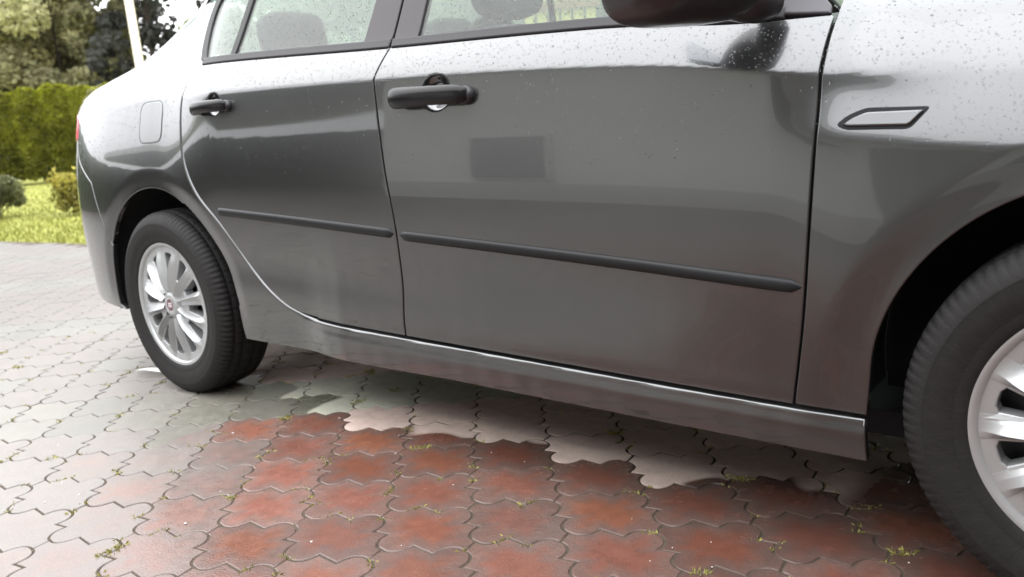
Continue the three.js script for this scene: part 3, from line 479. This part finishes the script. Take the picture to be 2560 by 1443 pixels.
// ---- wheels
const WZ = 0.0;
function makeWheel() {
  const w = new THREE.Group(); w.name = 'wheel';
  // tyre: profile swept with lateral grooves cut in the shoulders and grooves round the tread
  const prof = [[0.205, -0.008], [0.213, 0.001], [0.222, 0.004], [0.232, 0.0065], [0.2335, 0.0055], [0.245, 0.0105], [0.262, 0.0125], [0.276, 0.0115], [0.2775, 0.0125], [0.288, 0.0085], [0.297, 0.0035], [0.304, -0.002], [0.3095, -0.008], [0.3125, -0.014], [0.3145, -0.021], [0.3155, -0.031], [0.309, -0.0325], [0.309, -0.0385], [0.3165, -0.04], [0.3175, -0.062], [0.31, -0.0635], [0.31, -0.0715], [0.318, -0.073], [0.318, -0.105], [0.31, -0.1065], [0.31, -0.1145], [0.3175, -0.116], [0.3165, -0.14], [0.309, -0.1415], [0.309, -0.1475], [0.3155, -0.149], [0.3125, -0.168], [0.304, -0.178], [0.288, -0.188], [0.255, -0.193], [0.22, -0.186], [0.205, -0.175]];
  const na = 432, pos = [], idx = [], np = prof.length;
  for (let i = 0; i <= na; i++) {
    const a = i / na * Math.PI * 2, ph = i % 4;
    for (let k = 0; k < np; k++) {
      let [r, z] = prof[k];
      const sh = (k >= 9 && k <= 15) || (k >= 30 && k <= 32) , mid = k > 17 && k < 29 && r > 0.312;
      if (sh && ph === 0) { const d = k === 9 ? 0.0004 : k === 10 ? 0.0012 : k === 11 ? 0.0022 : 0.0035; r -= d; if (k < 14) z -= d * 0.6; }
      if (mid && i % 9 < 1) r -= 0.003;
      let x = r * Math.cos(a), y = r * Math.sin(a); if (y < -WHEEL_Y) y = -WHEEL_Y;
      pos.push(x, y, z);
    }
  }
  for (let i = 0; i < na; i++) for (let k = 0; k < np - 1; k++) { const a = i * np + k, b = a + np; idx.push(a, a + 1, b, b, a + 1, b + 1); }
  const tyreBump = dataTex(256, 256, (x, y) => { const v = 0.5 + 0.5 * fbm(x / 8, y / 8, 3); return [v, v, v]; });
  const tg = geoFrom(pos, idx); for (let i = 0; i < tg.attributes.uv.count; i++) tg.attributes.uv.setXY(i, Math.floor(i / np) / 24, (i % np) / 14);
  const dust = dataTex(256, 256, (x, y) => { const n = 0.5 + 0.5 * fbm(x / 22, y / 60, 4), m = fbm(x / 5, y / 5, 2); const k = 0.75 + 0.7 * n + 0.3 * m; return [toS(0.016 * k), toS(0.015 * k), toS(0.0148 * k)]; }, true);
  add('tyre', tg, std([1, 1, 1], 0.66, 0, { map: dust, bumpMap: tyreBump, bumpScale: 0.0006, specularIntensity: 0.4 }), w);
  // cover: plate with twelve windows, then the folded spokes, rim lip and hub
  const cover = new THREE.Group(); cover.name = 'wheel_cover'; w.add(cover);
  const shp = new THREE.Shape(); shp.absarc(0, 0, 0.2075, 0, Math.PI * 2);
  const NS = 12, A0 = 2 * Math.PI / 180;
  for (let k = 0; k < NS; k++) {
    const a = Math.PI + A0 + (k + 0.5) * 2 * Math.PI / NS, ri = 0.098, ro = 0.176, wi = 0.0095, wo = 0.021, h = new THREE.Path(), P = [[ri, -wi], [ro - 0.006, -wo], [ro, -wo + 0.008], [ro + 0.001, 0], [ro, wo - 0.008], [ro - 0.006, wo], [ri, wi]];
    P.forEach(([r, t], q) => { const x = r * Math.cos(a) - t * Math.sin(a), y = r * Math.sin(a) + t * Math.cos(a); q ? h.lineTo(x, y) : h.moveTo(x, y); }); h.closePath(); shp.holes.push(h);
  }
  const plate = new THREE.ExtrudeGeometry(shp, { depth: 0.028, bevelEnabled: true, bevelThickness: 0.003, bevelSize: 0.003, bevelOffset: -0.003, bevelSegments: 3, curveSegments: 96 }); plate.translate(0, 0, -0.039);
  // dish the plate a little towards the middle
  const PP = plate.attributes.position; for (let i = 0; i < PP.count; i++) { const r = Math.hypot(PP.getX(i), PP.getY(i)); PP.setZ(i, PP.getZ(i) + 0.004 * (1 - r / 0.21) - 0.004 * ss(0.09, 0.15, r) * ss(0.205, 0.16, r)); } plate.computeVertexNormals();
  add('plate', plate, silver, cover);
  const lip = new THREE.LatheGeometry([[0.196, -0.014], [0.199, -0.006], [0.204, -0.0015], [0.2105, 0.0005], [0.2155, -0.001], [0.2178, -0.005], [0.218, -0.014], [0.2165, -0.02]].map((p) => new THREE.Vector2(...p)), 128); lip.rotateX(Math.PI / 2); 
  add('lip', lip, silver, cover);
  for (let k = 0; k < NS; k++) {
    // folded spoke: a narrow upper facet and a broad lower one meeting in a ridge
    const a = Math.PI + A0 + k * 2 * Math.PI / NS, pos = [], idx = [], n = 14;
    for (let i = 0; i <= n; i++) {
      const t = i / n, r = lerp(0.047, 0.199, t), hw = lerp(0.0105, 0.0205, Math.pow(t, 0.9)) * 1.06, zb = -0.0075 + 0.004 * (1 - r / 0.21) - 0.004 * ss(0.09, 0.15, r) * ss(0.205, 0.16, r), hgt = 0.02 * Math.pow(Math.sin(Math.PI * clamp(t * 0.86 + 0.12)), 0.6) * ss(1.0, 0.72, t) + 0.0005;
      const rows = [[-hw, zb - 0.012], [-hw * 0.96, zb], [-hw * 0.42, zb + hgt], [hw * 0.35, zb + hgt * 0.45], [hw * 0.96, zb], [hw, zb - 0.012]];
      for (const [s, z] of rows) pos.push(r * Math.cos(a) + s * Math.sin(a), r * Math.sin(a) - s * Math.cos(a), z);
    }
    const fp = []; for (let j = 0; j < 5; j++) { const b0 = fp.length / 3; for (let i = 0; i <= n; i++) for (const q of [i * 6 + j, i * 6 + j + 1]) fp.push(pos[q * 3], pos[q * 3 + 1], pos[q * 3 + 2]); for (let i = 0; i < n; i++) { const q = b0 + i * 2; idx.push(q, q + 2, q + 1, q + 2, q + 3, q + 1); } }
    const g = geoFrom(fp, idx); add('spoke', g, silver, cover);
  }
  const hub = new THREE.LatheGeometry([[0.0, 0.0045], [0.029, 0.0045], [0.0305, 0.0055], [0.034, 0.0055], [0.037, 0.003], [0.044, 0.0], [0.056, -0.0045], [0.07, -0.009], [0.083, -0.014]].map((p) => new THREE.Vector2(...p)), 64); hub.rotateX(Math.PI / 2); hub.translate(0, 0, 0); add('hub', hub, silver, cover);
  const cv = document.createElement('canvas'); cv.width = cv.height = 256; const c = cv.getContext('2d');
  c.fillStyle = '#b9bcc0'; c.fillRect(0, 0, 256, 256); c.fillStyle = '#4a1a22'; c.beginPath(); c.arc(128, 128, 112, 0, 7); c.fill(); c.fillStyle = '#2c1015'; c.beginPath(); c.arc(128, 128, 84, 0, 7); c.fill(); c.fillStyle = '#5a1c26'; c.fillRect(52, 62, 152, 132);
  c.fillStyle = '#d8dade'; c.font = 'bold 76px sans-serif'; c.textAlign = 'center'; c.textBaseline = 'middle'; c.save(); c.translate(128, 130); c.scale(0.85, 1.5); c.fillText('FIAT', 0, 0); c.restore();
  const ct = new THREE.CanvasTexture(cv); ct.colorSpace = THREE.SRGBColorSpace; const bd = new THREE.CircleGeometry(0.0245, 40); bd.translate(0, 0, 0.0055); add('badge', bd, std([1, 1, 1], 0.25, 0, { map: ct, clearcoat: 1 }), cover);
  const steel = new THREE.LatheGeometry([[0.0, -0.06], [0.07, -0.06], [0.1, -0.062], [0.15, -0.058], [0.17, -0.07], [0.19, -0.05], [0.203, -0.022], [0.207, -0.03], [0.2, -0.09], [0.2, -0.17]].map((p) => new THREE.Vector2(...p)), 72); steel.rotateX(Math.PI / 2); add('rim', steel, std([0.012, 0.013, 0.018], 0.5), w);
  return w;
}
const wheel0 = makeWheel(); wheel0.position.set(0, WHEEL_Y, WZ); wheel0.rotation.z = 0.16;
car.add(wheel0);
{ const T = wheel0.children[0]; T.rotation.z = -0.16; }   // the flattened patch of the tyre stays on the ground
const wheel1 = wheel0.clone(); wheel1.position.x = FX; wheel1.rotation.z = 0; wheel1.children[0].rotation.z = 0; car.add(wheel1);
for (const x of [0, FX]) { const c = wheel0.clone(); c.position.set(x, WHEEL_Y, -1.74); c.rotation.set(0, Math.PI, 0); c.children[0].rotation.z = 0; car.add(c); }
// ---- wheel housings, floor, bonnet, boot, roof
for (const [cx, r] of [[0, 0.43], [FX, 0.43]]) for (const z of [0, 1]) {
  const g = new THREE.CylinderGeometry(r, r, 0.3, 48, 1, true, Math.PI * 0.46, Math.PI * 1.08); g.rotateX(Math.PI / 2); g.translate(cx, WHEEL_Y, z ? -1.565 : -0.175);
  const d = new THREE.CircleGeometry(r, 40, -0.1, Math.PI + 0.2); d.translate(cx, WHEEL_Y, z ? -1.41 : -0.33); add('wheel_housing', mergeGeometries([g.toNonIndexed(), d.toNonIndexed()]), matt, car);
}
{
  const fl = [box(1.85, 0.05, 1.3, 1.35, 0.2, -0.87), box(0.5, 0.05, 1.3, -0.5, 0.33, -0.87), box(0.06, 0.3, 1.0, 0.42, 0.45, -0.87), box(1.3, 0.12, 1.0, 2.85, 0.24, -0.87), box(0.1, 0.1, 1.2, 0.0, 0.3, -0.87)];
  add('floor_pan', mergeGeometries(fl.map((g) => g.toNonIndexed())), matt, car);
  // skins between the two sides: near edge curve swept across to its mirror image with a crown
  const across = (E, crown, lift = 0) => { const pos = [], idx = [], n = E.length, m = 20; for (let i = 0; i < n; i++) for (let j = 0; j <= m; j++) { const t = j / m, z0 = S(E[i][0], E[i][1]) - 0.004, z = lerp(z0, -1.74 - z0, t); pos.push(E[i][0] + (E[i][2] ?? 0) * 4 * t * (1 - t), E[i][1] + crown * (1 - Math.pow(2 * t - 1, 4)) + lift, z); } for (let i = 0; i < n - 1; i++) for (let j = 0; j < m; j++) { const a = i * (m + 1) + j, b = a + m + 1; idx.push(a, b, a + 1, b, b + 1, a + 1); } return geoFrom(pos, idx); };
  add('roof', across([[0.4, 1.37], [0.62, 1.43], [0.95, 1.452], [1.3, 1.45], [1.6, 1.42]], 0.05), paint, car);
  add('headlining', across([[0.45, 1.36], [0.62, 1.41], [0.95, 1.432], [1.3, 1.43], [1.58, 1.4]], 0.035), liner, car);
  add('rear_screen', across([[0.4, 1.362, -0.06], [0.213, 1.274, -0.07], [0.0, 1.19, -0.09], [-0.2, 1.112, -0.1]], 0.02), glassM, car);
  add('boot_lid', across([[-0.204, 1.112, -0.1], [-0.399, 1.075, -0.08], [-0.56, 1.047, -0.08], [-0.66, 1.014, -0.1], [-0.72, 0.985, -0.14]], 0.02), paint, car);
  add('boot_lid', across([[-0.72, 0.985, -0.16], [-0.85, 0.92, -0.1], [-0.9, 0.85, -0.06]], 0.0), paint, car);
  add('bonnet', across([[2.2, 1.0], [2.45, 0.99], [2.75, 0.96], [3.1, 0.885], [3.4, 0.775]], 0.05), paint, car);
  add('windscreen', across([[1.66, 1.36, 0.08], [1.9, 1.2, 0.1], [2.2, 1.0, 0.12]], 0.03), glassM, car);
  for (const s of [0, 1]) { const pts = onS([[1.62, 1.385], [1.88, 1.2], [2.13, 1.02]], -0.04).map(([x, y, z]) => [x, y, s ? -1.74 - z : z]); add('windscreen_pillar', tube(pts, 0.03, 20, 10), paint, car); const rail = onS([[0.35, 1.33], [0.62, 1.42], [1.1, 1.44], [1.62, 1.39]], 0).map(([x, y, z]) => [x, y, s ? -1.74 - z : z]); add('roof_rail', tube(rail, 0.035, 30, 10), paint, car); }
}
// ---- the far side is the near side mirrored
for (const o of [...car.children]) if (/^(side_panel|rear_door|front_door|front_fender|rear_bumper|tail_lamp|inner_skin|rear_window|front_window|window_seal|window_divider|pillar_cover|belt_trim)$/.test(o.name)) { const m = new THREE.Mesh(o.geometry, o.material); m.name = o.name; m.scale.z = -1; m.position.z = -1.74; m.castShadow = m.receiveShadow = true; car.add(m); }
// ---- seats and cabin
function cushion(w, h, d, e = 0.35) { const g = new THREE.SphereGeometry(1, 28, 20), P = g.attributes.position, sp = (c) => Math.sign(c) * Math.pow(Math.abs(c), e); for (let i = 0; i < P.count; i++) { const l = Math.pow(Math.pow(Math.abs(P.getX(i)), 4) + Math.pow(Math.abs(P.getY(i)), 4) + Math.pow(Math.abs(P.getZ(i)), 4), 0.25); P.setXYZ(i, P.getX(i) / l * d / 2, P.getY(i) / l * h / 2, P.getZ(i) / l * w / 2); } g.computeVertexNormals(); return g; }
for (const [x, z, w] of [[1.36, -0.5, 0.48], [1.36, -1.24, 0.48], [0.44, -0.87, 1.3]]) {
  const s = new THREE.Group(); s.name = 'seat'; s.position.set(x, 0.36, z); car.add(s);
  const c = cushion(w, 0.2, 0.52); c.translate(0.2, 0.12, 0); add('seat_base', c, cabin, s);
  const b = cushion(w, 0.62, 0.15); b.rotateZ(0.28); b.translate(-0.1, 0.42, 0); add('backrest', b, cabin, s);
  for (const hz of w > 1 ? [-0.4, 0.4] : [0]) { const h = cushion(0.25, 0.17, 0.1); h.rotateZ(0.2); h.translate(-0.205, w > 1 ? 0.8 : 0.83, hz); add('headrest', h, cabin, s); }
}
{ const d = cushion(1.4, 0.28, 0.45); d.translate(2.12, 0.86, -0.87); add('dashboard', d, cabin, car); const st = new THREE.TorusGeometry(0.18, 0.016, 10, 40); st.rotateY(Math.PI / 2); st.rotateZ(0.4); st.translate(1.82, 0.95, -1.24); add('steering_wheel', st, blackPlastic, car); const shf = box(0.45, 0.02, 1.3, 0.02, 1.045, -0.87); add('parcel_shelf', shf, cabin, car); }
// ---- rain drops standing on everything that faces up
{
  const R = rng(77), g = new THREE.SphereGeometry(1, 10, 5, 0, Math.PI * 2, 0, Math.PI / 2); g.rotateX(Math.PI / 2); g.scale(1, 1, 0.5);
  const M = [], q = new THREE.Quaternion(), n = new THREE.Vector3(), Z = new THREE.Vector3(0, 0, 1), m = new THREE.Matrix4();
  const drop = (x, y, lift, r) => { SN(x, y, n); q.setFromUnitVectors(Z, n); M.push(m.clone().compose(new THREE.Vector3(x, y, S(x, y) + lift), q, new THREE.Vector3(r * (0.8 + 0.4 * R()), r * (0.9 + 0.5 * R()), r))); };
  const size = () => { const t = R(); return 0.0005 + 0.0013 * t * t * (R() < 0.2 ? 1.4 : 1); };
  for (let k = 0; k < 90000; k++) {
    const x = lerp(-0.7, 2.85, R()), y = lerp(0.72, 1.12, R()), f = phi(x, y);
    if (R() > 0.03 + 0.3 * ss(6, 28, f) || f < 0 || (y > belt(x) - 0.004 && x < 2.19) || (x < 0.3 && y > 1.08) || (y > 0.97 && x > 2.19 && y > 1.0) || y < 0.74) continue;
    drop(x, y, 0, size());
  }
  const wet = std([0.95, 0.96, 0.96], 0.02, 0, { transmission: 1, thickness: 0.002, ior: 1.33 });
  const im = new THREE.InstancedMesh(g, wet, M.length); M.forEach((a, i) => im.setMatrixAt(i, a)); im.name = 'rain_drops'; im.userData.kind = 'stuff'; car.add(im);
  M.length = 0;
  for (let k = 0; k < 14000; k++) { const x = lerp(0.36, 2.1, R()), y = lerp(1.0, 1.25, R()); if (y < belt(x) + 0.024 || (x > 1.05 && x < 1.26)) continue; drop(x, y, -0.006, size() * 0.9); }
  const im2 = new THREE.InstancedMesh(g, wet, M.length); M.forEach((a, i) => im2.setMatrixAt(i, a)); im2.name = 'rain_drops'; im2.userData.kind = 'stuff'; car.add(im2);
}

// ------------------------------------------------------------------ small things on the paving
{
  const R = rng(31), pos = [], idx = [], col = [];
  const tuft = (x, z, n, s) => { for (let k = 0; k < n; k++) { const a = R() * 6.28, d = s * Math.sqrt(R()), bx = x + Math.cos(a) * d, bz = z + Math.sin(a) * d * 0.8, h = (n > 12 ? 0.004 : 0.001) + 0.004 * R(), w = 0.0014 + 0.0018 * R(), t = R() * 6.28, l = 0.012 * (R() - 0.1), b = pos.length / 3; pos.push(bx - Math.cos(t) * w, -0.006, bz - Math.sin(t) * w, bx + Math.cos(t) * w, -0.006, bz + Math.sin(t) * w, bx + Math.cos(a) * l + Math.cos(t) * w * 0.8, h * 0.75, bz + Math.sin(a) * l, bx + Math.cos(a) * l * 1.6, h * 0.6, bz + Math.sin(a) * l * 1.6); const q = 0.7 + 0.6 * R(); for (let c = 0; c < 4; c++) col.push(0.34 * q, 0.31 * q, 0.075 * q); idx.push(b, b + 1, b + 2, b + 1, b + 3, b + 2); } };
  const J = (E) => E[Math.floor(R() * E.length)];
  for (let i = -6; i < 14; i++) for (let j = -12; j < 6; j++) for (let e = 0; e < 2; e++) {
    const p = R(); if (p > 0.62) continue;
    const run = 1 + Math.floor(R() * 3), E = e ? COL_EDGE : ROW_EDGE, s = Math.floor(R() * E.length);
    for (let k = 0; k < run; k++) { const q = E[(s + k) % E.length], [x, z] = lat(i + q[0], j + q[1]); if (x > -2 && x < 2.6 && z > -0.7 && z < 1.1) tuft(x, z, p < 0.06 ? 24 : 8, p < 0.06 ? 0.011 : 0.005); }
  }
  tag(add('joint_moss', geoFrom(pos, idx, null, null, col), std([1, 1, 1], 0.8, 0, { vertexColors: true, transmission: 0.2, thickness: 0 })), 'yellow green moss and tiny weeds in the joints of the paving', 'moss', null, 'stuff');
  const gp = [];
  for (let k = 0; k < 70; k++) { const x = lerp(-0.8, 2.6, R()), z = lerp(-0.35, 1.0, R()), g = new THREE.IcosahedronGeometry(0.0012 + 0.002 * R() * R(), 0); g.scale(1 + R(), 0.6, 1); g.rotateY(R() * 6); g.translate(x, 0.0015, z); gp.push(g); }
  tag(add('grit', mergeGeometries(gp), std([0.55, 0.52, 0.48], 0.6)), 'pale grit and petals scattered over the wet pavers', 'grit', null, 'stuff');
  const P = []; const I = []; for (let i = 0; i <= 10; i++) for (let j = 0; j <= 4; j++) { const u = i / 10, v = j / 4 - 0.5, w = 0.03 * Math.sin(Math.PI * (0.08 + 0.86 * u)); P.push(-0.42 + u * 0.15, 0.003 + 0.012 * Math.pow(Math.abs(v) * 2, 2) + 0.004 * Math.sin(u * 5), -0.04 + v * w - 0.06 * u); }
  for (let i = 0; i < 10; i++) for (let j = 0; j < 4; j++) { const a = i * 5 + j; I.push(a, a + 1, a + 5, a + 1, a + 6, a + 5); }
  tag(add('white_scrap', geoFrom(P, I), std([0.85, 0.85, 0.83], 0.5)), 'small white curled scrap lying on the pavers behind the rear tyre', 'litter');
}

// ------------------------------------------------------------------ plants beyond the paving
function leaves(N, place, size, colour, R, long = 1.7) {
  const pos = [], idx = [], col = [], a = new THREE.Vector3(), b = new THREE.Vector3(), p = new THREE.Vector3();
  for (let k = 0; k < N; k++) {
    const q = place(k, p); if (q === false) continue;
    a.set(R() - 0.5, R() - 0.5, R() - 0.5).normalize(); b.set(R() - 0.5, R() - 0.5, R() - 0.5).cross(a).normalize();
    const s = size * (0.6 + 0.8 * R()), v = pos.length / 3, c = colour(p, q);
    a.multiplyScalar(s * long * 0.5); b.multiplyScalar(s * 0.5);
    pos.push(p.x - a.x, p.y - a.y, p.z - a.z, p.x + b.x, p.y + b.y, p.z + b.z, p.x + a.x, p.y + a.y, p.z + a.z, p.x - b.x, p.y - b.y, p.z - b.z);
    for (let i = 0; i < 4; i++) col.push(...c);
    idx.push(v, v + 1, v + 2, v, v + 2, v + 3);
  }
  return geoFrom(pos, idx, null, null, col);
}
const leafM = std([1, 1, 1], 0.9, 0, { specularIntensity: 0.25, vertexColors: true, transmission: 0.5, thickness: 0 }), bark = std([0.05, 0.04, 0.032], 0.9);
{
  // clipped conifer hedge, its bushes still showing as rounded columns
  const R = rng(3), h = thing('hedge', 'clipped golden green conifer hedge standing across the lawn at the left', 'hedge', [-23.2, 0, -9.1]);
  const dir = [0.66, -0.75], W = 13, N = 62000;     // runs across the view
  const surf = (p) => {
    const s = (R() - 0.35) * W, k = Math.round(s / 0.75), c = hash(k, 3, 2), top = 2.55 + 0.28 * (c - 0.5) - 0.16 * Math.pow(Math.abs(s / 0.75 - k) * 2, 2.2), y = 0.12 + Math.pow(R(), 0.85) * top, f = 1 - 0.35 * Math.pow(y / top, 3), bulge = Math.cos((s / 0.75 - k) * Math.PI);
    const t = (0.55 + 0.12 * bulge + 0.1 * noise(s * 3, y * 3)) * f * (R() < 0.7 ? 1 : R()), sd = R() < 0.75 ? 1 : -1;
    p.set(dir[0] * s - dir[1] * t * -sd * -1, y, dir[1] * s + dir[0] * t * sd);
    return { y: y / top, d: t, n: fbm(s * 1.6, y * 1.6, 3) };
  };
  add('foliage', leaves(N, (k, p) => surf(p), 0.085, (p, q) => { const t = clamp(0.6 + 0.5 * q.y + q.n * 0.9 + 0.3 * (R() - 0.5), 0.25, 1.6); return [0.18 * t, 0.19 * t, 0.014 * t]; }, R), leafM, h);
  const tr = []; for (let k = -5; k < 10; k++) { const s = k * 0.75; tr.push(taper([[dir[0] * s, 0, dir[1] * s], [dir[0] * s, 1.2, dir[1] * s], [dir[0] * s, 2.2, dir[1] * s]], 0.06, 0.02, 4, 6)); }
  add('stems', mergeGeometries(tr), bark, h);
}
function tree(name, label, [x, z], hgt, rad, c, { n = 16000, size = 0.16, clumps = 60, y0 = 0.25, gap = 0, lean = 0, seed = 1, trunk = 0.16, group } = {}) {
  const R = rng(seed), t = thing(name, label, 'tree', [x, 0, z]); const g = group ?? { garden_tree: 'trees seen through the side windows', tall_tree: 'tall trees behind the hedge' }[name]; if (g) t.userData.group = g;
  const B = [], C = [];
  B.push(taper([[0, -0.05, 0], [lean * 0.3, hgt * 0.35, 0.1], [lean, hgt * 0.85, 0]], trunk, trunk * 0.2, 12, 9));
  for (let k = 0; k < clumps; k++) {
    const u = R(), y = hgt * (y0 + (1 - y0) * u), w = rad * Math.pow(Math.sin(Math.PI * clamp(0.12 + 0.8 * u)), 0.7) * Math.sqrt(0.15 + 0.85 * R()), a = R() * 6.28, q = [Math.cos(a) * w + lean * u, y, Math.sin(a) * w], cr = rad * (0.2 + 0.16 * R());
    C.push([...q, cr, 0.6 + 0.8 * R()]);
    if (k < 26) { const yb = y * 0.72; B.push(taper([[lean * yb / hgt, yb, 0], [q[0] * 0.5, (y + yb) / 2 - 0.05, q[2] * 0.5], q], trunk * 0.34 * (1 - u * 0.6), 0.012, 6, 5)); }
  }
  add('trunk', mergeGeometries(B), bark, t);
  add('crown', leaves(n, (k, p) => { const q = C[k % C.length], r = q[3] * Math.cbrt(R()), a = R() * 6.28, b = Math.acos(2 * R() - 1); p.set(q[0] + r * Math.sin(b) * Math.cos(a), q[1] + r * Math.cos(b) * 0.75, q[2] + r * Math.sin(b) * Math.sin(a)); return gap && noise(p.x * 1.5, p.y * 1.5, p.z * 1.5) > gap ? false : q; }, size, (p, q) => { const k = q[4] * (0.75 + 0.5 * R()); return [c[0] * k, c[1] * k, c[2] * k]; }, R), leafM, t);
  return t;
}
tree('tall_tree', 'pale olive feathery tree behind the left end of the hedge', [-37.5, -12.2], 11.5, 3.6, [0.42, 0.39, 0.19], { n: 60000, size: 0.16, clumps: 110, y0: 0.1, seed: 21, trunk: 0.07 });
tree('tall_tree', 'dull green tree behind the hedge, left of the bare gaps', [-34.5, -15.2], 10.5, 3.0, [0.33, 0.32, 0.17], { n: 46000, size: 0.16, clumps: 90, y0: 0.1, seed: 22, trunk: 0.07 });
tree('tall_tree', 'hazy olive tree standing farthest back, filling the gap over the hedge', [-44, -17.5], 12, 4.2, [0.38, 0.36, 0.19], { n: 40000, size: 0.2, clumps: 90, y0: 0.08, seed: 24, trunk: 0.07 });
tree('dark_tree', 'dark broadleaf tree with white sky showing through beside the pole', [-31, -17.4], 9.5, 2.7, [0.06, 0.062, 0.055], { n: 11000, size: 0.2, clumps: 70, y0: 0.15, gap: 0.02, seed: 25, trunk: 0.2 });
const far = [[-24, -19, 7.5], [-19.5, -20, 7], [-15, -21, 8.5], [-9.5, -20, 7.5], [-4, -22, 8]];
far.forEach(([x, z, h], i) => tree('garden_tree', ['light green tree seen through the rear side window, far left', 'light green tree seen through the rear side window beside the divider bar', 'light green tree seen through the rear side window behind the headrest', 'light green tree seen through the rear side window next to the black pillar', 'light green tree seen through the front side window'][i], [x, z], h, 3.2, [0.3, 0.35, 0.23], { n: 20000, size: 0.2, clumps: 60, y0: 0.08, seed: 40 + i }));
function shrub(label, [x, z], r, h, c, n, seed, size) {
  const R = rng(seed), s = thing('shrub', label, 'shrub', [x, 0, z]), C = [], B = []; if (h < 1) s.userData.group = 'low shrubs on the lawn';
  for (let k = 0; k < 22; k++) { const a = R() * 6.28, d = r * 0.75 * Math.sqrt(R()), y = h * (0.3 + 0.62 * R()) * (1 - 0.3 * d / r); C.push([Math.cos(a) * d, y, Math.sin(a) * d, r * (0.2 + 0.16 * R()), 0.65 + 0.7 * R()]); B.push(taper([[0, -0.04, 0], [Math.cos(a) * d * 0.5, y * 0.5, Math.sin(a) * d * 0.5], [Math.cos(a) * d, y, Math.sin(a) * d]], 0.012, 0.004, 5, 5)); }
  add('stems', mergeGeometries(B), bark, s);
  add('foliage', leaves(n, (k, p) => { const q = C[k % C.length], rr = q[3] * Math.cbrt(R()), a = R() * 6.28, b = Math.acos(2 * R() - 1); p.set(q[0] + rr * Math.sin(b) * Math.cos(a), Math.max(0.02, q[1] + rr * Math.cos(b)), q[2] + rr * Math.sin(b) * Math.sin(a)); return q; }, size, (p, q) => { const k = q[4] * (0.7 + 0.6 * R()) * (0.55 + 0.6 * p.y / h); return [c[0] * k, c[1] * k, c[2] * k]; }, R), leafM, s);
}
shrub('grey green bush with pale tips on the lawn at the left edge', [-10.7, -3.25], 0.52, 0.62, [0.2, 0.21, 0.1], 5200, 61, 0.035);
shrub('loose yellow leaved shrub on the lawn beside the rear bumper', [-9.4, -4.0], 0.5, 0.62, [0.28, 0.25, 0.05], 1700, 62, 0.045);
{
  const p = thing('flagpole', 'cream painted flagpole standing behind the boot of the car', 'pole', [-8.0, 0, -4.33]);
  const g = new THREE.CylinderGeometry(0.045, 0.058, 6.5, 24); g.translate(0, 3.25, 0); add('pole', g, std([0.72, 0.66, 0.52], 0.5), p);
  const k = new THREE.SphereGeometry(0.07, 20, 14); k.translate(0, 6.55, 0); add('finial', k, std([0.7, 0.65, 0.5], 0.4), p);
  const b = new THREE.CylinderGeometry(0.13, 0.16, 0.12, 24); b.translate(0, 0.02, 0); add('base', b, std([0.3, 0.3, 0.29], 0.8), p);
}
{
  const f = thing('garden_fence', 'tall yellowish slatted fence panel seen through the front side window', 'fence', [-2.77, 0, -6.27]);
  const y = std([0.6, 0.5, 0.12], 0.8), y2 = std([0.3, 0.15, 0.06], 0.8); f.rotation.y = 0.66;
  for (let k = 0; k < 6; k++) add('slat', box(0.1, 2.5 + 0.05 * hash(k, 1), 0.025, -0.325 + k * 0.13, 1.24, 0), y, f);
  add('rail', box(0.84, 0.09, 0.04, 0, 1.9, 0.034), y2, f); add('rail', box(0.84, 0.09, 0.04, 0, 0.5, 0.034), y2, f);
}
shrub('tall dark bush beside the yellowish fence, seen through the front side window', [-3.3, -5.75], 0.5, 2.1, [0.05, 0.055, 0.035], 4000, 71, 0.06);
renderer.render(scene, camera);
